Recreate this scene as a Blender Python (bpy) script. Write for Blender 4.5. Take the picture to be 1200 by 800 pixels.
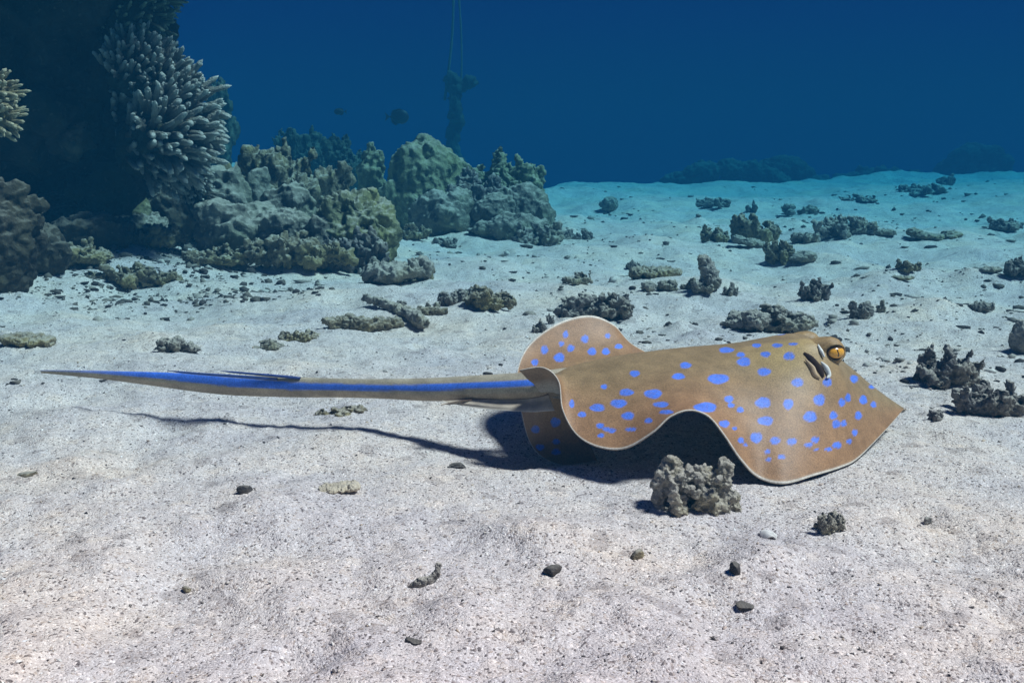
import bpy, bmesh, math, random
import numpy as np
from mathutils import Vector, Matrix, Quaternion

for o in list(bpy.data.objects):
    bpy.data.objects.remove(o)
SC = bpy.context.scene
COL = SC.collection
R = math.radians

# ------------------------------------------------------------------ camera
CAM_H, FPX, PITCH = 0.286, 1230.0, math.atan(225 / 1230.0)
cam_data = bpy.data.cameras.new('camera')
cam_data.sensor_width = 36.0
cam_data.lens = 36.0 * FPX / 1200.0
cam_data.clip_start = 0.02
cam_data.clip_end = 400.0
cam = bpy.data.objects.new('camera', cam_data)
cam.location = (0, 0, CAM_H)
cam.rotation_euler = (math.pi / 2 - PITCH, 0, 0)
COL.objects.link(cam)
SC.camera = cam

# ------------------------------------------------------------------ light
SUN_EL, SUN_AZ = R(58), R(-10)          # azimuth measured from +x (right) towards +y (away)
sun_dir = Vector((math.cos(SUN_EL) * math.cos(SUN_AZ), math.cos(SUN_EL) * math.sin(SUN_AZ), math.sin(SUN_EL)))
world = bpy.data.worlds.new('World')
SC.world = world
world.use_nodes = True
wn = world.node_tree
wn.nodes.clear()
w_out = wn.nodes.new('ShaderNodeOutputWorld')
w_bg = wn.nodes.new('ShaderNodeBackground')
w_sky = wn.nodes.new('ShaderNodeTexSky')
w_sky.sky_type = 'NISHITA'
w_sky.sun_disc = False
w_sky.sun_elevation = SUN_EL
w_sky.sun_rotation = math.pi / 2 - SUN_AZ
w_mul = wn.nodes.new('ShaderNodeMixRGB')          # daylight filtered by the sea above
w_mul.blend_type = 'MULTIPLY'
w_mul.inputs[0].default_value = 1.0
w_mul.inputs[2].default_value = (0.005, 0.009, 0.115, 1)
wn.links.new(w_sky.outputs[0], w_mul.inputs[1])
wn.links.new(w_mul.outputs[0], w_bg.inputs[0])
w_bg.inputs[1].default_value = 0.10
wn.links.new(w_bg.outputs[0], w_out.inputs[0])

sl = bpy.data.lights.new('sun', 'SUN')
sl.energy = 5.0
sl.angle = R(11)
sl.color = (1.0, 0.525, 0.49)
sun = bpy.data.objects.new('sun', sl)
sun.rotation_euler = (-sun_dir).to_track_quat('-Z', 'Y').to_euler()
sun.location = (0, 0, 1.5)
COL.objects.link(sun)

SC.view_settings.view_transform = 'Standard'
SC.view_settings.look = 'None'
SC.view_settings.exposure = 1.25
SC.view_settings.gamma = 1.0
SC.render.engine = 'CYCLES'
SC.cycles.use_denoising = True
SC.cycles.max_bounces = 8
SC.cycles.diffuse_bounces = 3
SC.cycles.volume_bounces = 1
SC.cycles.caustics_reflective = False
SC.cycles.caustics_refractive = False

# ------------------------------------------------------------------ maths helpers
_rs = np.random.RandomState(7)
_perm = np.concatenate([_rs.permutation(256)] * 3)
_g = _rs.normal(size=(256, 3))
_g /= np.linalg.norm(_g, axis=1)[:, None]


def pnoise(p):
    p = np.asarray(p, float)
    i = np.floor(p).astype(int)
    f = p - i
    i &= 255
    u = f * f * f * (f * (f * 6 - 15) + 10)
    r = 0.0
    for dx in (0, 1):
        for dy in (0, 1):
            for dz in (0, 1):
                h = _perm[_perm[_perm[i[:, 0] + dx] + i[:, 1] + dy] + i[:, 2] + dz]
                g = _g[h]
                d = g[:, 0] * (f[:, 0] - dx) + g[:, 1] * (f[:, 1] - dy) + g[:, 2] * (f[:, 2] - dz)
                w = (u[:, 0] if dx else 1 - u[:, 0]) * (u[:, 1] if dy else 1 - u[:, 1]) * (u[:, 2] if dz else 1 - u[:, 2])
                r = r + w * d
    return r * 1.5


def fbm(p, octv=4, gain=0.5):
    a, r = 1.0, 0.0
    p = np.asarray(p, float)
    for _ in range(octv):
        r = r + a * pnoise(p)
        p = p * 2.03 + 17.3
        a *= gain
    return r


def sstep(a, b, x):
    t = np.clip((x - a) / (b - a), 0, 1)
    return t * t * (3 - 2 * t)


CT, ST = math.cos(PITCH), math.sin(PITCH)


def pix_dir(px, py):
    u, v = (px - 600) / FPX, (py - 400) / FPX
    return np.array([u, CT - v * ST, -ST - v * CT])


def P(px, py, d):
    """point on the line of sight of a photo pixel at the distance d along +y"""
    r = pix_dir(px, py)
    return np.array([0, 0, CAM_H]) + r * (d / r[1])


def project(p):
    p = np.asarray(p, float)
    q = p - np.array([0, 0, CAM_H])
    dep = q[:, 1] * CT - q[:, 2] * ST
    upc = q[:, 1] * ST + q[:, 2] * CT
    return np.stack([600 + FPX * q[:, 0] / dep, 400 - FPX * upc / dep, dep], 1)


# ------------------------------------------------------------------ the sand
def xy3(x, y, s, o):
    return np.stack([x * s + o, y * s - o, np.full_like(x, o * .37)], 1)


PITS = []
_r = random.Random(5)
for _ in range(420):
    yy = 0.5 + 5.5 * _r.random() ** 1.4
    PITS.append((_r.uniform(-.62, .62) * (yy + .3), yy, _r.uniform(.015, .05) * (1 + .25 * yy), _r.uniform(-.006, .006) * (1 + .5 * yy)))
PITS += [(.325, .80, .028, -.011), (.265, .80, .022, .004), (-.02, .72, .05, -.005), (.18, .70, .05, .006)]


PA = np.array(PITS)


def height(x, y):
    x = np.asarray(x, float); y = np.asarray(y, float)
    near = sstep(.2, .9, y)
    far = sstep(1.15, 2.2, y)
    h = .007 * fbm(xy3(x, y, 2.6, 3.1), 2) + .009 * fbm(xy3(x, y, 8.0, 9.7), 3)
    h += far * (.026 * fbm(xy3(x, y, 1.5, 5.3), 2) + .020 * fbm(xy3(x, y, 4.5, 1.3), 3))
    h += sstep(2.5, 5, y) * .05 * fbm(xy3(x, y, .6, 2.2), 2)
    h += .0022 * fbm(xy3(x, y, 42, 6.1), 3)
    if len(x) < 3000:
        q = ((x[:, None] - PA[None, :, 0]) ** 2 + (y[:, None] - PA[None, :, 1]) ** 2) / PA[None, :, 2] ** 2
        h = h + np.where(q < 9, PA[None, :, 3] * np.exp(-q) * (1.2 - .9 * q), 0).sum(1)
    for (cx, cy, rr, a) in (PITS if len(x) >= 3000 else []):
        m = (np.abs(x - cx) < 3 * rr) & (np.abs(y - cy) < 3 * rr)
        if m.any():
            q = ((x[m] - cx) ** 2 + (y[m] - cy) ** 2) / rr ** 2
            h[m] += a * np.exp(-q) * (1.2 - .9 * q)
    # the hollow the ray has blown out, with a low rim on the near side
    keep = np.exp(-(((x - .12) / .34) ** 4 + ((y - 1.0) / .22) ** 4))
    h = h * (1 - .75 * keep) - .004 * keep
    h += -.022 * np.exp(-((x - .035) / .10) ** 2 - ((y - 1.02) / .075) ** 2)
    h += .010 * np.exp(-((x - .06) / .05) ** 2 - ((y - .925) / .022) ** 2)
    # the reef flank rises on the left, the slope drops away far out
    h += .20 * sstep(.55, 2.0, -x) * sstep(1.5, 3.0, y)
    ye = 7.4 + .55 * np.maximum(x, -1.5) + .25 * np.sin(x * 1.1)
    h += -3.2 * (1 - np.exp(-np.maximum(y - ye, 0) * .09))
    h += .08 * sstep(.5, 5, x) * sstep(3, 7, y)
    return h


def hz(x, y):
    return float(height(np.array([x]), np.array([y]))[0])


def ground(px, py):
    """where the line of sight of a photo pixel meets the sand"""
    r = pix_dir(px, py)
    r = r / r[1]
    ds = np.concatenate([np.arange(.35, 3, .01), np.arange(3, 14, .04)])
    dz = CAM_H + r[2] * ds - height(r[0] * ds, ds)
    k = np.argmax(dz < 0) if (dz < 0).any() else len(ds) - 1
    a, b = ds[max(k - 1, 0)], ds[k]
    for _ in range(12):
        m = .5 * (a + b)
        if CAM_H + r[2] * m - hz(r[0] * m, m) > 0: a = m
        else: b = m
    return np.array([r[0] * b, b, hz(r[0] * b, b)])


# ------------------------------------------------------------------ material helpers
def new_mat(name):
    m = bpy.data.materials.new(name)
    m.use_nodes = True
    nt = m.node_tree
    b = nt.nodes['Principled BSDF']
    return m, nt, b


def N(nt, t, **kw):
    n = nt.nodes.new(t)
    for k, v in kw.items():
        if k.startswith('i_'):
            key = k[2:]
            n.inputs[int(key) if key.isdigit() else key.replace('_', ' ')].default_value = v
        else:
            setattr(n, k, v)
    return n


def ramp(nt, stops, interp='LINEAR'):
    n = nt.nodes.new('ShaderNodeValToRGB')
    n.color_ramp.interpolation = interp
    e = n.color_ramp.elements
    while len(e) < len(stops): e.new(.5)
    for k, (p, c) in enumerate(stops):
        e[k].position = p
        e[k].color = (c[0], c[1], c[2], 1) if not isinstance(c, (int, float)) else (c, c, c, 1)
    return n


def rock_mat(name, dark, light, tint, scale=30.0, dust=.35, bump=.6):
    """encrusted dead coral: mottled base, tinted algae patches, sand settled on what faces up"""
    m, nt, b = new_mat(name)
    L = nt.links.new
    tc = N(nt, 'ShaderNodeTexCoord')
    n1 = N(nt, 'ShaderNodeTexNoise', i_Scale=scale, i_Detail=6.0, i_Roughness=.65)
    n2 = N(nt, 'ShaderNodeTexNoise', i_Scale=scale * .3, i_Detail=3.0)
    vo = N(nt, 'ShaderNodeTexVoronoi', i_Scale=scale * 3.2)
    sp = N(nt, 'ShaderNodeTexNoise', i_Scale=scale * 9, i_Detail=2.0)
    for n in (n1, n2, vo, sp): L(tc.outputs['Object'], n.inputs['Vector'])
    r1 = ramp(nt, [(.32, dark), (.68, light)])
    L(n1.outputs[0], r1.inputs[0])
    r2 = ramp(nt, [(.48, 0), (.62, 1)])
    L(n2.outputs[0], r2.inputs[0])
    mx = N(nt, 'ShaderNodeMixRGB'); mx.inputs[2].default_value = (*tint, 1)
    mm = N(nt, 'ShaderNodeMath', operation='MULTIPLY'); mm.inputs[1].default_value = .7
    L(r2.outputs[0], mm.inputs[0]); L(mm.outputs[0], mx.inputs[0]); L(r1.outputs[0], mx.inputs[1])
    # pale specks
    r4 = ramp(nt, [(.62, 0), (.74, .6)])
    L(sp.outputs[0], r4.inputs[0])
    mx3 = N(nt, 'ShaderNodeMixRGB'); mx3.inputs[2].default_value = (light[0] * 1.7, light[1] * 1.7, light[2] * 1.6, 1)
    L(r4.outputs[0], mx3.inputs[0]); L(mx.outputs[0], mx3.inputs[1])
    geo = N(nt, 'ShaderNodeNewGeometry')
    sx = N(nt, 'ShaderNodeSeparateXYZ'); L(geo.outputs['Normal'], sx.inputs[0])
    ad = N(nt, 'ShaderNodeMath', operation='MULTIPLY_ADD'); ad.inputs[1].default_value = .9; ad.inputs[2].default_value = -.42
    L(n1.outputs[0], ad.inputs[0])
    a2 = N(nt, 'ShaderNodeMath', operation='ADD'); L(ad.outputs[0], a2.inputs[0]); L(sx.outputs[2], a2.inputs[1])
    r3 = ramp(nt, [(.55, 0), (1.0, dust)])
    L(a2.outputs[0], r3.inputs[0])
    mx2 = N(nt, 'ShaderNodeMixRGB'); mx2.inputs[2].default_value = (.42, .39, .33, 1)
    L(r3.outputs[0], mx2.inputs[0]); L(mx3.outputs[0], mx2.inputs[1])
    L(mx2.outputs[0], b.inputs['Base Color'])
    b.inputs['Roughness'].default_value = .9
    b.inputs['Specular IOR Level'].default_value = .15
    sm = N(nt, 'ShaderNodeMath', operation='MULTIPLY_ADD'); sm.inputs[1].default_value = .6
    L(vo.outputs['Distance'], sm.inputs[0]); L(n1.outputs[0], sm.inputs[2])
    s2 = N(nt, 'ShaderNodeMath', operation='MULTIPLY_ADD'); s2.inputs[1].default_value = .35
    L(sp.outputs[0], s2.inputs[0]); L(sm.outputs[0], s2.inputs[2])
    bp = N(nt, 'ShaderNodeBump', i_Strength=bump, i_Distance=.25 / scale)
    L(s2.outputs[0], bp.inputs['Height']); L(bp.outputs[0], b.inputs['Normal'])
    return m


def attr_mat(name, rough=.6, spec=.3, speck=0.0, bump=0.0, bscale=600):
    m, nt, b = new_mat(name)
    L = nt.links.new
    at = N(nt, 'ShaderNodeAttribute', attribute_name='col')
    src = at.outputs['Color']
    tc = N(nt, 'ShaderNodeTexCoord')
    no = N(nt, 'ShaderNodeTexNoise', i_Scale=bscale, i_Detail=3.0); L(tc.outputs['Object'], no.inputs['Vector'])
    if speck:
        r = ramp(nt, [(.3, 1 - speck), (.7, 1 + speck * .5)]); L(no.outputs[0], r.inputs[0])
        no2 = N(nt, 'ShaderNodeTexNoise', i_Scale=bscale * .12, i_Detail=4.0); L(tc.outputs['Object'], no2.inputs['Vector'])
        r2 = ramp(nt, [(.3, 1 - speck * .8), (.7, 1.0)]); L(no2.outputs[0], r2.inputs[0])
        mx = N(nt, 'ShaderNodeMixRGB', blend_type='MULTIPLY'); mx.inputs[0].default_value = 1
        L(src, mx.inputs[1]); L(r.outputs[0], mx.inputs[2])
        mx2 = N(nt, 'ShaderNodeMixRGB', blend_type='MULTIPLY'); mx2.inputs[0].default_value = 1
        L(mx.outputs[0], mx2.inputs[1]); L(r2.outputs[0], mx2.inputs[2])
        src = mx2.outputs[0]
    L(src, b.inputs['Base Color'])
    b.inputs['Roughness'].default_value = rough
    b.inputs['Specular IOR Level'].default_value = spec
    if bump:
        bp = N(nt, 'ShaderNodeBump', i_Strength=bump, i_Distance=.0008)
        L(no.outputs[0], bp.inputs['Height']); L(bp.outputs[0], b.inputs['Normal'])
    return m


def flat_mat(name, c, rough=.6, spec=.3):
    """one plain colour with a fine mottle"""
    m, nt, b = new_mat(name)
    tc = N(nt, 'ShaderNodeTexCoord')
    no = N(nt, 'ShaderNodeTexNoise', i_Scale=160.0, i_Detail=4.0)
    nt.links.new(tc.outputs['Object'], no.inputs['Vector'])
    r = ramp(nt, [(.3, tuple(k * .75 for k in c)), (.7, tuple(min(1, k * 1.15) for k in c))])
    nt.links.new(no.outputs[0], r.inputs[0]); nt.links.new(r.outputs[0], b.inputs['Base Color'])
    b.inputs['Roughness'].default_value = rough
    b.inputs['Specular IOR Level'].default_value = spec
    return m


# ------------------------------------------------------------------ object helpers
def tag(o, label=None, cat=None, group=None, kind=None):
    if label: o['label'] = label
    if cat: o['category'] = cat
    if group: o['group'] = group
    if kind: o['kind'] = kind
    return o


def empty(name, loc):
    o = bpy.data.objects.new(name, None)
    o.empty_display_size = .02
    o.location = loc
    COL.objects.link(o)
    return o


def mesh_obj(name, me, mat=None, parent=None, loc=None):
    o = bpy.data.objects.new(name, me)
    if mat and not me.materials: me.materials.append(mat)
    COL.objects.link(o)
    if loc is not None: o.location = loc
    if parent: o.parent = parent
    return o


def np_mesh(name, v, f, smooth=True, col=None):
    v = np.asarray(v, np.float32); f = np.asarray(f, np.int32)
    me = bpy.data.meshes.new(name)
    k = f.shape[1]
    me.vertices.add(len(v)); me.vertices.foreach_set('co', v.ravel())
    me.loops.add(f.size); me.loops.foreach_set('vertex_index', f.ravel())
    me.polygons.add(len(f)); me.polygons.foreach_set('loop_start', np.arange(0, f.size, k, dtype=np.int32))
    me.update(calc_edges=True)
    me.validate()
    if smooth: me.polygons.foreach_set('use_smooth', np.ones(len(me.polygons), bool))
    if col is not None:
        a = me.color_attributes.new('col', 'FLOAT_COLOR', 'POINT')
        c = np.ones((len(v), 4), np.float32); c[:, :3] = col
        a.data.foreach_set('color', c.ravel())
    return me


def grid_faces(nu, nv):
    i = np.arange(nu - 1)[:, None] * nv + np.arange(nv - 1)[None, :]
    i = i.ravel()
    return np.stack([i, i + nv, i + nv + 1, i + 1], 1)


def tube(path, radii, nseg=12, squash=None, twist_up=(0, 0, 1)):
    """closed tapered tube along a path; returns verts, faces"""
    path = np.asarray(path, float); n = len(path)
    tan = np.gradient(path, axis=0); tan /= np.linalg.norm(tan, axis=1)[:, None] + 1e-12
    up = np.asarray(twist_up, float)
    side = np.cross(tan, up); side /= np.linalg.norm(side, axis=1)[:, None] + 1e-9
    nup = np.cross(side, tan)
    a = np.linspace(0, 2 * math.pi, nseg, endpoint=False)
    radii = np.asarray(radii, float)
    if radii.ndim == 1: radii = np.stack([radii, radii], 1)
    v = path[:, None, :] + side[:, None, :] * (np.cos(a)[None, :, None] * radii[:, 0][:, None, None]) + nup[:, None, :] * (np.sin(a)[None, :, None] * radii[:, 1][:, None, None])
    v = v.reshape(-1, 3)
    i = np.arange(n - 1)[:, None] * nseg; j = np.arange(nseg)[None, :]
    jn = (j + 1) % nseg
    f = np.stack([(i + j).ravel(), (i + jn).ravel(), (i + nseg + jn).ravel(), (i + nseg + j).ravel()], 1)
    c0 = len(v); v = np.concatenate([v, path[:1], path[-1:]])
    f0 = [[c0, int((k + 1) % nseg), int(k), c0] for k in range(nseg)]
    b = (n - 1) * nseg
    f1 = [[c0 + 1, int(b + k), int(b + (k + 1) % nseg), c0 + 1] for k in range(nseg)]
    return v, f, f0, f1


def bm_tube(bm, path, radii, nseg=10):
    v, f, f0, f1 = tube(path, radii, nseg, twist_up=(.13, .29, .95))
    vs = [bm.verts.new(p) for p in v]
    for q in f: bm.faces.new([vs[k] for k in q])
    for q in f0 + f1: bm.faces.new([vs[k] for k in q[:3]])


_ICO = {}


def ico(n):
    if n not in _ICO:
        b = bmesh.new(); bmesh.ops.create_icosphere(b, subdivisions=n, radius=1)
        b.verts.ensure_lookup_table()
        _ICO[n] = (np.array([v.co for v in b.verts]), np.array([[v.index for v in f.verts] for f in b.faces]))
        b.free()
    return _ICO[n]


def bm_ball(bm, c, r, n=2, rot=None):
    v, f = ico(n)
    q = v * np.asarray(r)
    if rot is not None: q = q @ np.array(rot.to_matrix()).T
    q = q + np.asarray(c)
    vs = [bm.verts.new(p) for p in q]
    for t in f: bm.faces.new([vs[k] for k in t])


def bm_rock(bm, c, r, rnd, n=1, jit=.28):
    """an angular lump: a jittered low-poly ball, turned at random"""
    v, f = ico(n)
    j = np.array([1 + rnd.uniform(-jit, jit) for _ in range(len(v))])
    q = Quaternion((rnd.gauss(0, 1), rnd.gauss(0, 1), rnd.gauss(0, 1), rnd.gauss(0, 1))); q.normalize()
    p = (v @ np.array(q.to_matrix()).T) * j[:, None] * np.asarray(r) + np.asarray(c)
    vs = [bm.verts.new(k) for k in p]
    for t in f: bm.faces.new([vs[k] for k in t])


def fuse(bm, voxel, name, smooth=2):
    """weld overlapping pieces into one skin"""
    me = bpy.data.meshes.new('tmp'); bm.to_mesh(me); bm.free()
    o = bpy.data.objects.new('tmp', me); COL.objects.link(o)
    m = o.modifiers.new('r', 'REMESH'); m.mode = 'VOXEL'; m.voxel_size = voxel
    if smooth:
        s = o.modifiers.new('s', 'SMOOTH'); s.factor = .5; s.iterations = smooth
    dg = bpy.context.evaluated_depsgraph_get()
    out = bpy.data.meshes.new_from_object(o.evaluated_get(dg))
    out.name = name
    bpy.data.objects.remove(o); bpy.data.meshes.remove(me)
    return out


def mesh_np(me):
    v = np.empty(len(me.vertices) * 3, np.float32); me.vertices.foreach_get('co', v)
    n = np.empty(len(me.vertices) * 3, np.float32); me.vertices.foreach_get('normal', n)
    return v.reshape(-1, 3).astype(float), n.reshape(-1, 3).astype(float)


def roughen(me, size, seed, amp=.05, pit=.03, freq=4.0):
    """eroded coral relief: broad lumps, knobs and small pits, along the normals"""
    v, n = mesh_np(me)
    q = v / size + seed * 3.71
    d = amp * fbm(q * freq, 3, .55)
    rid = 1 - np.abs(pnoise(q * freq * 2.3 + 4.2)) * 2.2
    d += pit * (rid - .5) * .9
    cav = pnoise(q * freq * 1.5 + 31.7)
    d -= pit * 2.4 * sstep(.2, .5, cav)
    d += pit * .75 * fbm(q * freq * 5.0 + 9.1, 3, .65)
    v = v + n * (d * size)[:, None]
    me.vertices.foreach_set('co', v.astype(np.float32).ravel())
    me.update()
    me.polygons.foreach_set('use_smooth', np.ones(len(me.polygons), bool))
    return me


def fit(me, w, h, dp):
    """scale to the measured width, height and depth"""
    v, _ = mesh_np(me)
    lo, hi = np.percentile(v, .3, axis=0), np.percentile(v, 99.7, axis=0)
    v = (v - (lo + hi) / 2) / (hi - lo) * np.array([w, dp, h])
    me.vertices.foreach_set('co', v.astype(np.float32).ravel()); me.update()


def settle(me, sink):
    """drop the mesh so that its lowest part lies `sink` under its origin"""
    v, _ = mesh_np(me)
    zmin = np.percentile(v[:, 2], .5)
    v[:, 2] -= zmin + sink
    me.vertices.foreach_set('co', v.astype(np.float32).ravel()); me.update()


# builders: each returns a mesh of width w (x), height h, depth dp (y), standing on z = 0
def boulder(seed, w, h, dp, lumps=6, res=46, amp=.045, pit=.017, freq=4.0, sink=.1, flat=0.0):
    r = random.Random(seed)
    bm = bmesh.new()
    a, b, c = w / 2, dp / 2, h / 2
    bm_ball(bm, (0, 0, c), (a * .80, b * .80, c * .85), 3)
    for _ in range(lumps):
        th, ph = r.uniform(0, 2 * math.pi), r.uniform(-.5, 1.2)
        k = r.uniform(.25, .48)
        bm_rock(bm, (math.cos(th) * math.cos(ph) * a * .68, math.sin(th) * math.cos(ph) * b * .68, c + math.sin(ph) * c * .62),
                (a * k * r.uniform(.8, 1.25), b * k * r.uniform(.8, 1.2), c * k * r.uniform(.8, 1.1)), r, 1, .22)
    s = max(w, h)
    me = fuse(bm, s / res, 'boulder')
    roughen(me, s, seed, amp, pit, freq)
    fit(me, w, h * (1 + sink), dp)
    settle(me, sink * h)
    return me


def knobbly(seed, w, h, dp, n=22, fat=.11, length=.42, res=52, sink=.12, up=.5, core=.5):
    """broken reef rubble: an uneven heap of lumps with stubby fingers at odd angles"""
    r = random.Random(seed)
    bm = bmesh.new()
    a, b = w / 2, dp / 2
    s = max(w, h)
    tops = []
    for k in range(7 + n // 4):
        th = r.uniform(0, 2 * math.pi); rad = math.sqrt(r.random()) * .78
        x, y = math.cos(th) * rad * a, math.sin(th) * rad * b
        hh_ = h * r.uniform(.28, .95) * (1 - .45 * rad)
        sx = a * r.uniform(.16, .36); sy = b * r.uniform(.2, .4)
        bm_rock(bm, (x, y, hh_ * .45), (sx * 1.15, sy * 1.15, hh_ * .58), r, 1, .34)
        tops.append((x, y, hh_ * .75))
    for k in range(n):
        x0, y0, z0 = tops[r.randrange(len(tops))]
        x0 += r.uniform(-.2, .2) * a; y0 += r.uniform(-.2, .2) * b; z0 *= r.uniform(.35, 1)
        dirv = np.array([r.gauss(0, 1) + x0 / a * .5, r.gauss(0, .8), abs(r.gauss(0, .7)) + up * .8]); dirv /= np.linalg.norm(dirv)
        Ln = s * length * r.uniform(.25, .75)
        p0 = np.array([x0, y0, z0]); p1 = p0 + dirv * Ln
        p1[2] = min(p1[2], h * r.uniform(.75, 1.05)); p1[0] = np.clip(p1[0], -a, a)
        mid = (p0 + p1) / 2 + np.array([r.uniform(-1, 1), r.uniform(-1, 1), r.uniform(-.5, 1)]) * s * .04
        rr = s * fat * r.uniform(.5, 1.05)
        bm_tube(bm, [p0, mid, p0 * .15 + p1 * .85, p1], [rr * 1.15, rr * .9, rr * .75, rr * .3], 6)
        if r.random() < .6:
            c = p1 * .7 + p0 * .3
            off = np.array([r.uniform(-1, 1), r.uniform(-1, 1), r.uniform(-.6, 1)]); off /= np.linalg.norm(off)
            bm_rock(bm, c + off * rr * .8, (rr * r.uniform(.4, .7),) * 3, r, 1, .3)
    me = fuse(bm, s / res, 'rubble', 0)
    roughen(me, s, seed, .05, .030, 6.5)
    fit(me, w, h * (1 + sink), dp)
    settle(me, sink * h)
    return me


def stick(seed, pts, radii, res=70, knobs=10, sink=.004):
    r = random.Random(seed)
    bm = bmesh.new()
    pts = np.asarray(pts, float)
    bm_tube(bm, pts, radii, 9)
    for _ in range(knobs):
        k = r.randrange(len(pts) - 1); t = r.random()
        c = pts[k] * (1 - t) + pts[k + 1] * t; rr = radii[k] * (1 - t) + radii[k + 1] * t
        off = np.array([r.uniform(-1, 1), r.uniform(-1, 1), r.uniform(-.3, 1)]); off /= np.linalg.norm(off)
        bm_ball(bm, c + off * rr * .75, rr * r.uniform(.45, .75), 1)
    s = float(np.ptp(pts, axis=0).max()) + 2 * max(radii)
    me = fuse(bm, s / res, 'stick', 1)
    roughen(me, s, seed, .012, .016, 7)
    settle(me, sink)
    return me


def slab(seed, w, h, dp, tilt=0.0, res=52, sink=.15, rim=0.0):
    r = random.Random(seed)
    bm = bmesh.new()
    a, b = w / 2, dp / 2
    nseg = 7
    for k in range(nseg):
        x = -a * .75 + 1.5 * a * k / (nseg - 1)
        zz = h * .5 + tilt * x + rim * (abs(x) / a) ** 2.5 * h
        e = 1 - .55 * abs(x / a) ** 2
        bm_ball(bm, (x, r.uniform(-.2, .2) * b, zz), (a * .38, b * e * r.uniform(.7, 1), h * .42 * r.uniform(.7, 1.1)), 2)
    for _ in range(5):
        x = r.uniform(-.8, .8) * a
        bm_ball(bm, (x, r.uniform(-.6, .6) * b, h * .7 + tilt * x + rim * (abs(x) / a) ** 2.5 * h), (a * .12, b * .2, h * .25), 1)
    s = max(w, h)
    me = fuse(bm, s / res, 'slab')
    roughen(me, s, seed, .03, .026, 5)
    fit(me, w, h * (1 + sink), dp)
    settle(me, sink * h)
    return me


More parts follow.
